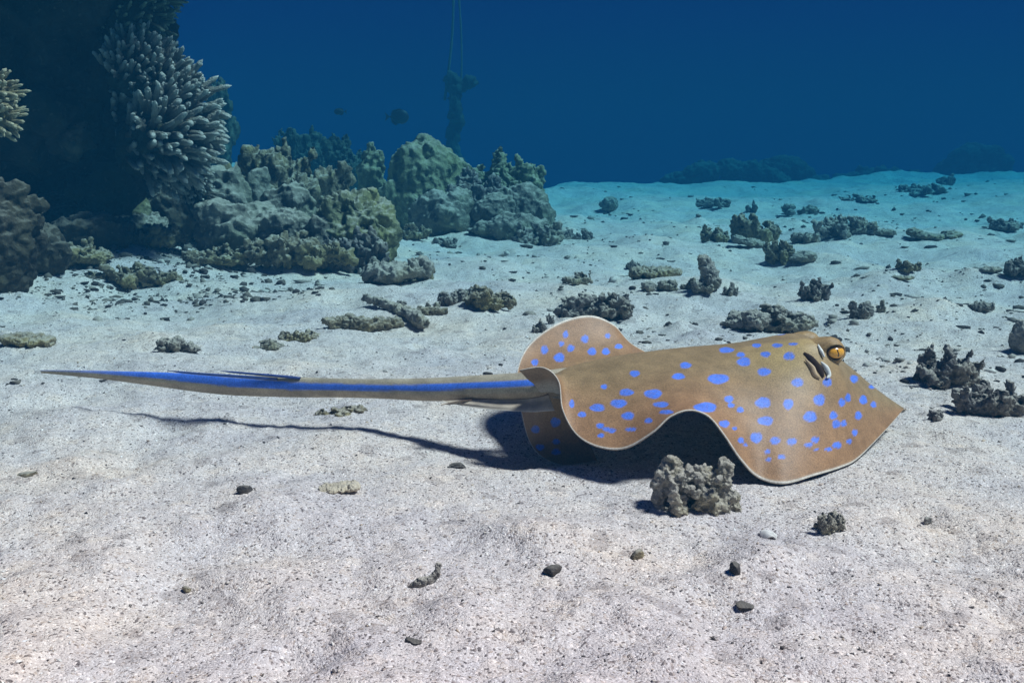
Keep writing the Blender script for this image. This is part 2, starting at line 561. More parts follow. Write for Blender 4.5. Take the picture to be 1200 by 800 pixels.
# ------------------------------------------------------------------ the setting: sand sheet
def build_sand():
    ys = np.concatenate([np.linspace(-5, .18, 26)[:-1], .18 + (np.linspace(0, 1, 520) ** 1.0) * 0])
    e = np.linspace(0, 1, 640)
    fwd = .18 * np.exp(e * math.log(11 / .18))
    ys = np.concatenate([np.linspace(-5, .18, 26)[:-1], fwd, np.linspace(11, 60, 60)[1:]])
    c = np.linspace(-.66, .66, 720)
    side = np.geomspace(.67, 2.4, 40)
    rs = np.concatenate([-side[::-1], c, side])
    Y, Rr = np.meshgrid(ys, rs, indexing='ij')
    X = Rr * (np.where(Y > 0, Y, -Y * 1.3) + .25)
    x, y = X.ravel(), Y.ravel()
    z = height(x, y)
    grain = np.where((y > .3) & (y < 2.2), 1, 0)
    z = z + grain * .0009 * pnoise(xy3(x, y, 230, 4.0)) + grain * .0014 * np.maximum(pnoise(xy3(x, y, 120, 8.0)) - .15, 0)
    me = np_mesh('sand', np.stack([x, y, z], 1), grid_faces(len(ys), len(rs))[:, ::-1])
    m, nt, b = new_mat('coral_sand')
    L = nt.links.new
    tc = N(nt, 'ShaderNodeTexCoord')
    v1 = N(nt, 'ShaderNodeTexVoronoi', i_Scale=1050.0)
    v2 = N(nt, 'ShaderNodeTexVoronoi', i_Scale=560.0)
    v3 = N(nt, 'ShaderNodeTexVoronoi', i_Scale=70.0)
    n1 = N(nt, 'ShaderNodeTexNoise', i_Scale=4.0, i_Detail=5.0, i_Roughness=.6)
    n2 = N(nt, 'ShaderNodeTexNoise', i_Scale=19.0, i_Detail=6.0, i_Roughness=.7)
    for n in (v1, v2, v3, n1, n2): L(tc.outputs['Object'], n.inputs['Vector'])
    # three grain sizes, each grain with its own shade
    s1 = N(nt, 'ShaderNodeSeparateColor'); L(v1.outputs['Color'], s1.inputs[0])
    r1 = ramp(nt, [(0, (.30, .265, .25)), (.05, (.54, .49, .46)), (.16, (.66, .605, .57)), (.55, (.73, .675, .64)), (.86, (.79, .74, .70)), (.94, (.92, .88, .85))], 'CONSTANT')
    L(s1.outputs[0], r1.inputs[0])
    s2 = N(nt, 'ShaderNodeSeparateColor'); L(v2.outputs['Color'], s2.inputs[0])
    r2 = ramp(nt, [(0, (.14, .12, .13)), (.04, (.42, .37, .36)), (.075, (.78, .72, .66)), (.14, (1, 1, 1)), (.95, (1.4, 1.36, 1.32))], 'CONSTANT')
    L(s2.outputs[1], r2.inputs[0])
    mx = N(nt, 'ShaderNodeMixRGB', blend_type='MULTIPLY'); mx.inputs[0].default_value = .8
    L(r1.outputs[0], mx.inputs[1]); L(r2.outputs[0], mx.inputs[2])
    s3 = N(nt, 'ShaderNodeSeparateColor'); L(v3.outputs['Color'], s3.inputs[0])
    r3 = ramp(nt, [(0, (.45, .42, .42)), (.05, (.92, .90, .90)), (.5, (1, 1, 1)), (.93, (1.08, 1.02, .94))], 'CONSTANT')
    L(s3.outputs[2], r3.inputs[0])
    mx1 = N(nt, 'ShaderNodeMixRGB', blend_type='MULTIPLY'); mx1.inputs[0].default_value = .45
    L(mx.outputs[0], mx1.inputs[1]); L(r3.outputs[0], mx1.inputs[2])
    # drifts of pinkish and greyish sand
    rn = ramp(nt, [(.33, (.84, .83, .88)), (.5, (.96, .94, .94)), (.66, (1.06, .98, .90))]); L(n1.outputs[0], rn.inputs[0])
    mx2 = N(nt, 'ShaderNodeMixRGB', blend_type='MULTIPLY'); mx2.inputs[0].default_value = 1
    L(mx1.outputs[0], mx2.inputs[1]); L(rn.outputs[0], mx2.inputs[2])
    rm = ramp(nt, [(.3, (.84, .83, .84)), (.48, (1, 1, 1)), (.68, (1.05, 1.03, .99))]); L(n2.outputs[0], rm.inputs[0])
    mx3 = N(nt, 'ShaderNodeMixRGB', blend_type='MULTIPLY'); mx3.inputs[0].default_value = .85
    L(mx2.outputs[0], mx3.inputs[1]); L(rm.outputs[0], mx3.inputs[2])
    L(mx3.outputs[0], b.inputs['Base Color'])
    b.inputs['Roughness'].default_value = .95
    b.inputs['Specular IOR Level'].default_value = .1
    ms = N(nt, 'ShaderNodeMath', operation='MULTIPLY_ADD'); ms.inputs[1].default_value = -.5
    L(v1.outputs['Distance'], ms.inputs[0]); L(n2.outputs[0], ms.inputs[2])
    ms2 = N(nt, 'ShaderNodeMath', operation='MULTIPLY_ADD'); ms2.inputs[1].default_value = -.8
    L(v2.outputs['Distance'], ms2.inputs[0]); L(ms.outputs[0], ms2.inputs[2])
    bp = N(nt, 'ShaderNodeBump', i_Strength=.6, i_Distance=.0018)
    L(ms2.outputs[0], bp.inputs['Height']); L(bp.outputs[0], b.inputs['Normal'])
    tag(mesh_obj('sand', me, m), kind='structure')


build_sand()

# ------------------------------------------------------------------ rock materials
M_GREY = rock_mat('dead_coral_grey', (.09, .08, .074), (.40, .365, .32), (.28, .24, .16), 45, .85)
M_DARK = rock_mat('dead_coral_dark', (.06, .052, .052), (.30, .27, .25), (.21, .175, .13), 45, .75)
M_BROWN = rock_mat('dead_coral_brown', (.07, .056, .04), (.33, .275, .18), (.28, .23, .105), 40, .7)
M_PALE = rock_mat('dead_coral_pale', (.15, .135, .11), (.36, .33, .27), (.28, .26, .16), 50, .5)
M_OLIVE = rock_mat('algae_rock_olive', (.06, .062, .035), (.27, .26, .15), (.30, .27, .09), 16, .7)
M_REEF = rock_mat('reef_rock', (.07, .065, .055), (.29, .27, .22), (.19, .20, .12), 14, .85)
M_GREEN = rock_mat('living_coral_green', (.13, .135, .075), (.32, .32, .20), (.22, .23, .11), 14, .55)
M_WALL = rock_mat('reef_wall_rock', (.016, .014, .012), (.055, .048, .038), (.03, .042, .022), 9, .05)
M_FAR = rock_mat('far_reef_rock', (.03, .04, .03), (.10, .11, .08), (.06, .08, .05), 6, .2)
M_SHADE = rock_mat('shade_toned_reef_rock', (.025, .02, .016), (.095, .078, .055), (.07, .06, .035), 18, .3)  # darkened colour stands in for the reef's shade on these rocks
M_SHELL = flat_mat('shell_white', (.80, .77, .72), .5)
M_PEBBLE = rock_mat('dark_pebble', (.035, .03, .03), (.10, .088, .08), (.09, .07, .05), 160, .25)

# ------------------------------------------------------------------ the ray
# stations from the rear tips to the snout: near margin, midline, far margin (photo pixel and distance)
NEAR = [(609, 433, .968), (637, 430, .955), (655, 446, .945), (660, 480, .93), (675, 508, .912), (700, 523, .897), (732, 525, .888),
        (764, 507, .884), (785, 488, .888), (808, 480, .89), (830, 487, .888), (848, 508, .884), (868, 538, .884), (890, 560, .884),
        (920, 566.5, .880), (955, 557, .896), (985, 548, .920), (1006, 537, .945), (1036, 506, 1.0), (1060, 478, 1.055)]
MID = [(640, 446, 1.0), (648, 438, 1.0), (656, 434, 1.0), (666, 430, 1.005), (681, 426, 1.01), (700, 422, 1.015), (722, 417, 1.02),
       (747, 413, 1.025), (770, 410.5, 1.03), (793, 408.5, 1.03), (818, 406.5, 1.035), (842, 404.5, 1.035), (867, 402.5, 1.04), (890, 400, 1.04),
       (912, 398, 1.04), (935, 397, 1.04), (958, 399, 1.04), (986, 421, 1.042), (1022, 452, 1.048), (1060, 478, 1.055)]
FARP = [(700, 541, 1.0), (655, 545, 1.01), (624, 524, 1.03), (610, 478, 1.055), (606, 437, 1.085), (620, 404, 1.12), (653, 379, 1.145),
        (690, 369.5, 1.16), (719, 380, 1.165), (744, 405, 1.17)]
nN = np.array([P(*q) for q in NEAR]); nM = np.array([P(*q) for q in MID])
nF = np.zeros_like(nM)
for k in range(20):
    if k < 10: nF[k] = P(*FARP[k])
    else:
        off = [.14, .142, .143, .142, .138, .128, .11, .085, .043, 0][k - 10]
        zz = [.034, .02, .008, .003, .004, .01, .008, .004, .006, 0][k - 10]
        nF[k] = (nM[k, 0] + (.018 if k < 17 else .004), nM[k, 1] + off, zz)
nF[19] = nN[19]


def cr(ctrl, u):
    """Catmull-Rom through the rows of ctrl"""
    n = len(ctrl)
    i = np.clip(np.floor(u).astype(int), 0, n - 2)
    t = (u - i)[:, None] if ctrl.ndim > 1 else (u - i)
    g = lambda k: ctrl[np.clip(k, 0, n - 1)]
    p0, p1, p2, p3 = g(i - 1), g(i), g(i + 1), g(i + 2)
    return .5 * (2 * p1 + (p2 - p0) * t + (2 * p0 - 5 * p1 + 4 * p2 - p3) * t ** 2 + (3 * p1 - p0 - 3 * p2 + p3) * t ** 3)


NU, NT = 360, 120
us = np.linspace(0, 19, NU)
cN, cM, cF = cr(nN, us), cr(nM, us), cr(nF, us)
tt = np.concatenate([np.array([0, .006, .012, .018]), np.linspace(.026, 1, NT - 4)])
zbN = np.interp(us, [0, 2, 5, 12, 16, 19], [.045, .040, .020, .014, .010, .02])
zbF = np.interp(us, [0, 3, 6, 9, 12, 19], [.01, .0, -.004, .0, .004, .02])


def half(E, Mi, zb, b, p):
    t = tt[None, :, None]
    pos = E[:, None, :] * (1 - t) + Mi[:, None, :] * t
    q = tt[None, :]
    zE, zM = E[:, 2][:, None], Mi[:, 2][:, None]
    zb = zb[:, None]
    z = zb + (zM - zb) * (1 - (1 - q) ** p[:, None]) + (zE - zb) * (1 - q) ** b[:, None]
    pos[:, :, 2] = z
    return pos


gn = half(cN, cM, zbN, np.interp(us, [0, 4, 8], [1.75, 1.9, 2.5]), np.full(NU, 1.75))
gf = half(cF, cM, zbF, np.interp(us, [0, 3, 4, 9, 12], [1.5, 2.0, 2.9, 2.9, 2]), np.interp(us, [0, 3, 4, 8, 12], [1.4, 1.3, 1.2, 1.3, 1.7]))
top = np.concatenate([gn, gf[:, ::-1][:, 1:]], 1)              # NU x (2NT-1) x 3
tval = np.concatenate([tt, tt[::-1][1:]])
sgn = np.concatenate([-np.ones(NT), np.ones(NT - 1)])
NV = top.shape[1]
# even out the flow of the back between the stations
ker = np.exp(-.5 * (np.arange(-40, 41) / 14) ** 2); ker /= ker.sum()
for _c in (0, 1, 2):
    fld = top[..., _c]
    pad = np.concatenate([2 * fld[:1] - fld[1:41][::-1], fld, 2 * fld[-1:] - fld[-41:-1][::-1]])
    sm = np.stack([np.convolve(pad[:, k], ker, 'valid') for k in range(NV)], 1)
    wgt = sstep(-.02, .30, tval)[None, :] * (sstep(5, 8, us) * (1 - sstep(16.2, 18.5, us)))[:, None]
    top[..., _c] = fld * (1 - wgt) + sm * wgt
# the raised eyes and the hollow between and behind them
EYE = {-1: P(966, 412, .992), 1: None}
EYE[1] = EYE[-1] + np.array([.004, .092, 0])
for s in (-1, 1):
    c = EYE[s]
    dx, dy = top[..., 0] - c[0], top[..., 1] - c[1]
    dx = dx - .004
    sxx = np.where(dx < -.004, .048, .023)
    top[..., 2] += (.021 if s < 0 else .012) * np.exp(-((dx + .004) / sxx) ** 2 - (dy / np.where(dy * s < 0, .030, .022)) ** 2)
cx_ = .5 * (EYE[-1] + EYE[1])
top[..., 2] -= .004 * np.exp(-((top[..., 0] - cx_[0]) / .03) ** 2 - ((top[..., 1] - cx_[1]) / .018) ** 2)
# low muscle ridges running back along the disc
pn = top.reshape(-1, 3)
top[..., 2] += (.0012 * pnoise(pn * np.array([14, 60, 10]))).reshape(NU, NV) * sstep(.05, .4, tval)[None, :]
# underside
du = np.gradient(top, axis=0); dv = np.gradient(top, axis=1)
nrm = np.cross(du, dv); nrm /= np.linalg.norm(nrm, axis=2)[..., None] + 1e-12
if nrm[NU // 2, NT, 2] < 0: nrm = -nrm
body_t = np.interp(us, [0, 3, 8, 15, 17.5, 19], [.014, .022, .040, .050, .026, .003])[:, None]
thick = .0014 + .004 * sstep(0, .5, tval)[None, :] * np.ones_like(body_t) * np.minimum(1, body_t / .02)
bot = top - nrm * thick[..., None]
bot[..., 2] -= body_t * sstep(.42, .95, tval)[None, :] * .9
tf = top.reshape(-1, 3); bf = bot.reshape(-1, 3)
fT = grid_faces(NU, NV)
nv_ = len(tf)
rim = []
ring = [(0, j) for j in range(NV)] + [(i, NV - 1) for i in range(1, NU)] + [(NU - 1, j) for j in range(NV - 2, -1, -1)] + [(i, 0) for i in range(NU - 2, 0, -1)]
ring = [i * NV + j for i, j in ring]
for a, b in zip(ring, ring[1:] + ring[:1]): rim.append([a, b, b + nv_, a + nv_])
disc_v = np.concatenate([tf, bf]); disc_f = np.concatenate([fT, fT[:, ::-1] + nv_, np.array(rim)])
# colours of the skin
tg = np.tile(tval, NU); ug = np.repeat(us, NV)
c_m = np.array([.41, .225, .112]); c_c = np.array([.345, .235, .118])
mixv = sstep(.05, .75, tg)[:, None]
col_t = c_m * (1 - mixv) + c_c * mixv
mott = fbm(tf * 40, 4)[:, None]
col_t = col_t * (1 + .16 * mott)
golden = np.exp(-(((tf - (EYE[-1] + np.array([-.035, 0, -.006]))) / np.array([.036, .026, .034])) ** 2).sum(1))[:, None]  # golden highlight behind the near eye, painted into the skin colour
col_t = col_t * (1 - .75 * golden) + np.array([.72, .52, .22]) * .75 * golden
# eye-blue spots, drawn where they sit on the animal
SPOTS = [(627,144,21,8),(712,131,13,6),(770,131,15,6),(815,127,14,4),(737,156,14,8),(803,161,16,11),(667,157,12,7),(676,177,19,13),(733,205,19,11),
 (512,187,16,9),(492,218,18,9),(604,225,30,14),(827,235,17,12),(369,210,14,9),(283,247,9,7),(346,263,20,10),(421,267,25,13),(264,306,21,11),(324,294,23,12),
 (350,329,18,11),(443,297,22,8),(458,318,20,6),(568,305,32,14),(634,282,13,10),(640,299,10,7),(666,312,10,8),(730,292,22,15),(801,296,14,15),(888,284,16,16),
 (911,234,13,12),(737,343,22,13),(862,331,19,15),(952,291,10,11),(969,278,8,12),(986,225,11,11),(1012,284,11,13),(1041,297,8,9),(998,328,10,12),(928,328,11,11),
 (936,352,12,12),(957,350,8,10),(988,376,8,9),(621,351,15,10),(650,364,7,5),(711,390,17,15),(764,399,15,10),(811,401,14,10),(858,410,13,7),(877,396,12,8),
 (938,411,13,9),(972,400,8,7),(914,422,10,5),(880,423,8,4),(742,430,9,6),(745,452,8,5),(782,445,11,7),(668,398,9,8),(680,410,6,5),(221,325,12,8),(272,357,11,8),
 (289,366,10,6),(305,370,11,7),(274,384,10,6),(352,367,9,5),(365,367,8,5),(408,342,11,7),(192,295,7,12),(1036,247,8,6),
 (115,144,10,12),(157,165,15,13),(163,126,8,7),(175,100,8,10),(189,139,10,10),(229,113,10,11),(249,148,12,11),(288,148,11,10),(293,104,8,7),(324,134,11,7),(88,179,10,9),
 (146,347,14,14),(90,367,12,11),(148,401,10,8),(103,417,12,9),(148,430,12,9)]
pj = project(tf)
blue = np.zeros(nv_)
_r = random.Random(3)
for (zx, zy, rx, ry) in SPOTS:
    sx, sy = 590 + zx / 2.4, 350 + zy / 2.4
    near = np.hypot(pj[:, 0] - sx, pj[:, 1] - sy) < 3.5
    if not near.any(): continue
    dmin = pj[near, 2].min()
    a = _r.uniform(0, 6.28)
    ddx, ddy = (pj[:, 0] - sx) / (rx / 2.4), (pj[:, 1] - sy) / (ry / 2.4)
    ang = np.arctan2(ddy, ddx)
    rr = np.hypot(ddx, ddy) / (1 + .055 * np.sin(3 * ang + a) + .03 * np.sin(5 * ang + 2 * a))
    inside = (1 - sstep(.86, 1.10, rr)) * (np.abs(pj[:, 2] - dmin) < .05)
    blue = np.maximum(blue, inside)
# the flank turned away carries spots of the same kind
far_idx = np.where((np.repeat(us, NV) > 9) & (np.tile(sgn, NU) > 0) & (tg > .12) & (tg < .85))[0]
for k in range(60):
    c = tf[far_idx[_r.randrange(len(far_idx))]]
    dd = np.linalg.norm(tf - c, axis=1) / _r.uniform(.003, .007)
    blue = np.maximum(blue, (1 - sstep(.85, 1.12, dd)) * (np.tile(sgn, NU) > 0))
blue = (blue * (.92 + .3 * pnoise(tf * 420)))[:, None].clip(0, 1)
col_t = col_t * (1 - blue) + np.array([.11, .26, .95]) * blue
rimw = (1 - sstep(.004, .014, tg))[:, None] * sstep(.0, 1.5, ug + 1)[:, None]
col_t = col_t * (1 - rimw) + np.array([.88, .80, .68]) * rimw
ub = np.array([.36, .25, .165])[None, :] * (1 + .1 * mott)
pale = sstep(.35, .8, tg)[:, None]
ub = ub * (1 - pale) + np.array([.6, .55, .48]) * pale
disc_c = np.concatenate([col_t, ub])
# tail: upper and lower edge in the photograph along its length
TAILP = [(690, 428, 458, 1.012), (640, 434, 466, 1.004), (600, 437.5, 468.5, 1.008), (550, 440.5, 469.5, 1.022), (500, 443, 469.5, 1.037), (450, 444, 467, 1.051), (400, 443.5, 465.5, 1.065),
         (350, 442, 465.5, 1.078), (310, 440.5, 464.5, 1.087), (270, 439, 463, 1.096), (230, 437.3, 459, 1.104), (190, 436, 453.5, 1.112), (150, 435, 448, 1.119),
         (110, 434, 443, 1.126), (80, 433.5, 440, 1.131), (48, 433.5, 437, 1.136)]
tu = np.linspace(0, len(TAILP) - 1, 260)
up_e = cr(np.array([P(a, b, d) for a, b, c, d in TAILP]), tu); lo_e = cr(np.array([P(a, c, d) for a, b, c, d in TAILP]), tu)
cen = .5 * (up_e + lo_e); hh = .5 * np.linalg.norm(up_e - lo_e, axis=1)
wid = np.interp(tu, [0, 2, 5, 8, 12, 15], [1.25, 1.15, .80, .46, .40, .45]) * hh
ns = 40
an = np.linspace(0, 2 * math.pi, ns, endpoint=False)
prof = np.sign(np.sin(an)) * np.abs(np.sin(an)) ** 1.0
# behind the spines the lower half thins to a keel
keel = np.interp(tu, [0, 6, 8, 15], [0, 0, .6, .7])[:, None]
wprof = np.where(np.sin(an)[None, :] < -.1, 1 - keel * np.clip((-np.sin(an)[None, :] - .1) * 1.6, 0, .9), 1.0)
tv = cen[:, None, :].repeat(ns, 1)
tv[..., 2] += prof[None, :] * hh[:, None]
tv[..., 1] += -np.cos(an)[None, :] * wid[:, None] * wprof
tv = tv.reshape(-1, 3)
tail_f = []
i = np.arange(259)[:, None] * ns; j = np.arange(ns)[None, :]; jn = (j + 1) % ns
tail_f = np.stack([(i + j).ravel(), (i + jn).ravel(), (i + ns + jn).ravel(), (i + ns + j).ravel()], 1)
an_g = np.tile(an, 260); tug = np.repeat(tu, ns)
tcol = np.tile(np.array([.46, .40, .29]), (len(tv), 1)) * (1 + .22 * fbm(tv * np.array([25, 90, 90]), 3)[:, None])
low = (np.sin(an_g) < -.3)[:, None]
tcol = np.where(low, tcol * np.array([1.05, .95, .92]), tcol)
lat = np.sin(an_g); facing = np.abs(np.cos(an_g)) > .12
sc_ = np.interp(tug, [1, 3, 5, 7, 9, 11, 13, 15], [.50, .42, .28, .22, .40, .62, .75, .8])
sw = np.interp(tug, [1, 3, 5, 7, 9, 11, 13, 15], [.20, .24, .30, .38, .44, .44, .40, .3])
stripe = (1 - sstep(.8, 1.1, np.abs(lat - sc_) / sw + .10 * fbm(tv * 120, 3))) * sstep(.4, 1.1, tug) * (1 - .65 * sstep(11.3, 14.3, tug))
stripe = (stripe * facing)[:, None]
tcol = tcol * (1 - stripe) + np.array([.09, .25, .95]) * stripe
body_v = np.concatenate([disc_v, tv]); body_c = np.concatenate([disc_c, tcol]).clip(.005, 1)
body_f = np.concatenate([disc_f, tail_f + len(disc_v)])

ray_origin = np.array([cM[200, 0], cM[200, 1], 0.0])
ray = empty('stingray', ray_origin)
tag(ray, 'tan stingray with bright blue spots and blue striped tail swimming just over the sand', 'stingray')
M_SKIN = attr_mat('ray_skin', .50, .30, .28, .28, 700)


def rel(v): return np.asarray(v) - ray_origin


mesh_obj('body', np_mesh('ray_body', rel(body_v), body_f, True, body_c), M_SKIN, ray)


def on_skin(px, py):
    k = np.where(np.hypot(pj[:, 0] - px, pj[:, 1] - py) < 2.5)[0]
    if len(k) == 0: k = np.array([np.argmin(np.hypot(pj[:, 0] - px, pj[:, 1] - py))])
    k = k[np.argmin(pj[k, 2])]
    return tf[k], nrm.reshape(-1, 3)[k]


# eyes: golden ball with a dark slit, skin lid over its upper rear half
M_EYE = attr_mat('ray_eye', .18, .6, .12, 0, 500)
vI, fI = ico(5)
for s in (-1, 1):
    look = np.array([.36, s * .92, .08]); look /= np.linalg.norm(look)
    upv = np.array([0, 0, 1.]); sd = np.cross(upv, look); sd /= np.linalg.norm(sd); upv = np.cross(look, sd)
    a, bb, c = vI @ sd, vI @ upv, vI @ look
    base = np.tile(np.array([.95, .44, .05]), (len(vI), 1)) * (1 + .3 * fbm(vI * 6, 3))[:, None]
    ring_ = (sstep(.78, .92, np.hypot(a / 1.1, bb)))[:, None]
    base = base * (1 - ring_) + np.array([.06, .035, .015]) * ring_
    slit = ((1 - sstep(.05, .10, np.abs(a + .12 + .06 * np.sin(bb * 4)))) * (np.abs(bb) < .55))[:, None]
    lash = sstep(.58, .72, bb)[:, None]
    base = base * (1 - np.maximum(slit, lash * .8)) + np.array([.012, .010, .010]) * np.maximum(slit, lash * .8)
    sh = np.array([.004, .090, -.010]) if s > 0 else np.zeros(3)
    lc = P(970.5, 412, .999) + sh                       # the skin bulge that holds the eye
    lcol = np.tile(np.array([.42, .27, .12]), (len(vI), 1)) * (1 + .18 * fbm(vI * 5, 3))[:, None]
    lv = vI * np.array([.0160, .0125, .0148]) * (1 + .03 * fbm(vI * 2.2, 2))[:, None]
    back = np.clip(-lv[:, 0] / .016, 0, 1)             # the brow runs out backwards into the head
    lv[:, 0] -= .022 * back ** 1.2
    lv[:, 2] -= .002 * back
    lv[:, 1] -= s * .006 * back
    # the socket is pressed into it
    off = np.array([.0055, s * .0118, .0012])
    dd_ = np.linalg.norm((lv - off) / np.array([.0105, .008, .0070]), axis=1)
    lv = lv - look * (.0030 * (1 - sstep(.75, 1.1, dd_)))[:, None] + look * (.0012 * np.exp(-((dd_ - 1.22) / .16) ** 2))[:, None]
    lcol = lcol * (1 - .75 * (1 - sstep(.9, 1.05, dd_))[:, None])
    e = np.stack([a * .0093, bb * .0062, c * .0056], 1)
    ev = e[:, :1] * sd + e[:, 1:2] * upv + e[:, 2:] * look
    eye_o = mesh_obj('eye', np_mesh('eye', ev, fI, True, base.clip(.005, 1)), M_EYE, ray, rel(lc + off - look * .0030))
    mesh_obj('eyelid', np_mesh('eyelid', lv - (off - look * .0030), fI, True, lcol.clip(.01, 1)), M_SKIN, eye_o)

# spiracle behind the near eye: dark slot, pale flap and white lip
M_SLOT = flat_mat('spiracle_dark', (.055, .030, .020), .8)
M_LIP = flat_mat('spiracle_lip', (.90, .87, .80), .45)
M_FLAP = flat_mat('spiracle_flap', (.62, .44, .26), .5)


def skin_strip(name, pix, radii, mat, lift, flat=.45, parent=None):
    pts = []
    for (x, y) in pix:
        p, n = on_skin(x, y)
        v = np.array([0, 0, CAM_H]) - p; v /= np.linalg.norm(v)
        pts.append(p + v * lift)
    pts = np.array(pts)
    u = np.linspace(0, len(pts) - 1, 24)
    path = cr(pts, u); rad = np.interp(u, range(len(radii)), radii)
    v, f, f0, f1 = tube(path, np.stack([rad, rad], 1), 14, twist_up=(-.1, -.9, .4))
    view = np.array([0, 0, CAM_H]) - path.mean(0); view /= np.linalg.norm(view)
    cc = np.repeat(path, 14, 0); q = v[:-2] - cc
    v[:-2] = cc + q - np.outer(q @ view, view) * (1 - flat)
    faces = np.concatenate([f, np.array(f0)[:, [0, 1, 2, 2]], np.array(f1)[:, [0, 1, 2, 2]]])
    bm = bmesh.new(); vs = [bm.verts.new(p) for p in rel(v)]
    for q in faces:
        ids = list(dict.fromkeys(int(k) for k in q))
        bm.faces.new([vs[k] for k in ids]).smooth = True
    me = bpy.data.meshes.new(name); bm.to_mesh(me); bm.free()
    return mesh_obj(name, me, mat, parent or ray)


spir = skin_strip('spiracle', [(943, 411), (950, 419), (959, 430), (966, 441)], [.0010, .0032, .0038, .0014], M_SLOT, .0008, .35)
skin_strip('spiracle_flap', [(945, 419), (951, 429), (957, 438), (962, 441)], [.0006, .0026, .0024, .0006], M_FLAP, .0016, .5, spir)
skin_strip('spiracle_lip', [(960, 402), (962, 409), (966, 416)], [.0006, .0017, .0010], M_LIP, .0022, .6, spir)
skin_strip('spiracle_lip', [(963, 422), (969, 429), (971, 437), (970, 441)], [.0008, .0026, .0020, .0006], M_LIP, .0022, .6, spir)

# pelvic fin below the root of the tail (and its twin on the far side)
M_PELV = attr_mat('pelvic_skin', .4, .4, .15, .2, 700)


def pelvic(side):
    upr = [(642, 461), (615, 466), (585, 467), (555, 467), (530, 468), (518, 470.5)]
    lor = [(650, 481), (625, 484), (598, 482), (570, 478), (540, 474), (518, 471)]
    n, w = 90, 26
    u = np.linspace(0, 5, n)
    A = cr(np.array([P(x, y, .990 + (640 - x) * .00022) for x, y in upr]), u)
    B = cr(np.array([P(x, y, .972 + (640 - x) * .00034) for x, y in lor]), u)
    t = np.linspace(0, 1, w)[None, :, None]
    g = A[:, None, :] * (1 - t) + B[:, None, :] * t
    fold = np.sin(t[..., 0] * 5.2 + np.linspace(0, 3, n)[:, None]) * .0016 * np.sin(t[..., 0] * math.pi)
    g[..., 1] += fold; g[..., 2] += np.sin(np.linspace(0, 7, n))[:, None] * .0012 * t[..., 0]
    if side > 0: g[..., 1] = 2 * 1.008 - g[..., 1]
    th = .0022 * np.sin(np.linspace(.02, math.pi - .02, w))[None, :] + .0004
    back = g + np.array([0, 1, .25]) * th[..., None]
    v = np.concatenate([g.reshape(-1, 3), back.reshape(-1, 3)]); k = n * w
    f = grid_faces(n, w)
    rg = [(0, j) for j in range(w)] + [(i, w - 1) for i in range(1, n)] + [(n - 1, j) for j in range(w - 2, -1, -1)] + [(i, 0) for i in range(n - 2, 0, -1)]
    rg = [a * w + b for a, b in rg]
    f = np.concatenate([f, f[:, ::-1] + k, np.array([[a, b, b + k, a + k] for a, b in zip(rg, rg[1:] + rg[:1])])])
    tt_ = np.tile(np.linspace(0, 1, w), n)
    c = np.tile(np.array([.55, .46, .36]), (k, 1)) * (1 + .3 * fbm(g.reshape(-1, 3) * 80, 3))[:, None]
    e = sstep(.88, .98, tt_)[:, None]; e2 = (1 - sstep(.05, .15, tt_))[:, None]
    c = c * (1 - e) + np.array([.72, .66, .58]) * e
    c = c * (1 - e2) + np.array([.20, .12, .08]) * e2
    mesh_obj('pelvic_fin', np_mesh('pelvic_fin', rel(v), f, True, np.concatenate([c, c]).clip(.01, 1)), M_PELV, ray)


pelvic(-1)
pelvic(1)
# two barbed spines lying along the tail
M_SPINE = flat_mat('tail_spine', (.05, .085, .26), .45)
for pix, rr in (([(196, 434.2, 1.098), (230, 437.5, 1.093), (275, 440.5, 1.086), (325, 444, 1.079)], .0016), ([(258, 434.5, 1.090), (285, 437, 1.086), (320, 440, 1.080), (352, 443, 1.074)], .0015)):
    u = np.linspace(0, 3, 30)
    path = cr(np.array([P(*q) for q in pix]), u)
    v, f, f0, f1 = tube(path, np.interp(u, [0, .6, 2.5, 3], [.0002, rr * .7, rr, rr * .8]), 10)
    f = np.concatenate([f, np.array(f0), np.array(f1)]) if False else f
    mesh_obj('tail_spine', np_mesh('tail_spine', rel(v), f), M_SPINE, ray)

# ------------------------------------------------------------------ rubble on the sand
def put(name, me, mat, px, py, label, cat='coral', rot=0.0, group=None, dz=0.0, back=0.0):
    g = ground(px, py)
    y = g[1] + back; x = g[0] * y / g[1]
    o = mesh_obj(name, me, mat, None, (x, y, hz(x, y) + dz))
    o.rotation_euler = (0, 0, rot)
    tag(o, label, cat, group)
    return o


def scale_at(px, py):
    return ground(px, py)[1] / FPX / CT * 1.0


def W(px, py, w):
    return w * scale_at(px, py)


def blob(name, kind, px, py, w, h, mat, label, seed, cat='coral', depth=.8, rot=0.0, **kw):
    """a piece w by h photo pixels standing at pixel (px, py); its depth follows from its size"""
    s = scale_at(px, py)
    ww, hh_ = w * s, h * s
    dp = ww * depth
    fn = {'boulder': boulder, 'knobbly': knobbly, 'slab': slab}[kind]
    me = fn(seed, ww, hh_ * (.86 if h > 12 else 1), dp, **kw)
    return put(name, me, mat, px, py, label, cat, rot, None, 0.0, dp * .42)


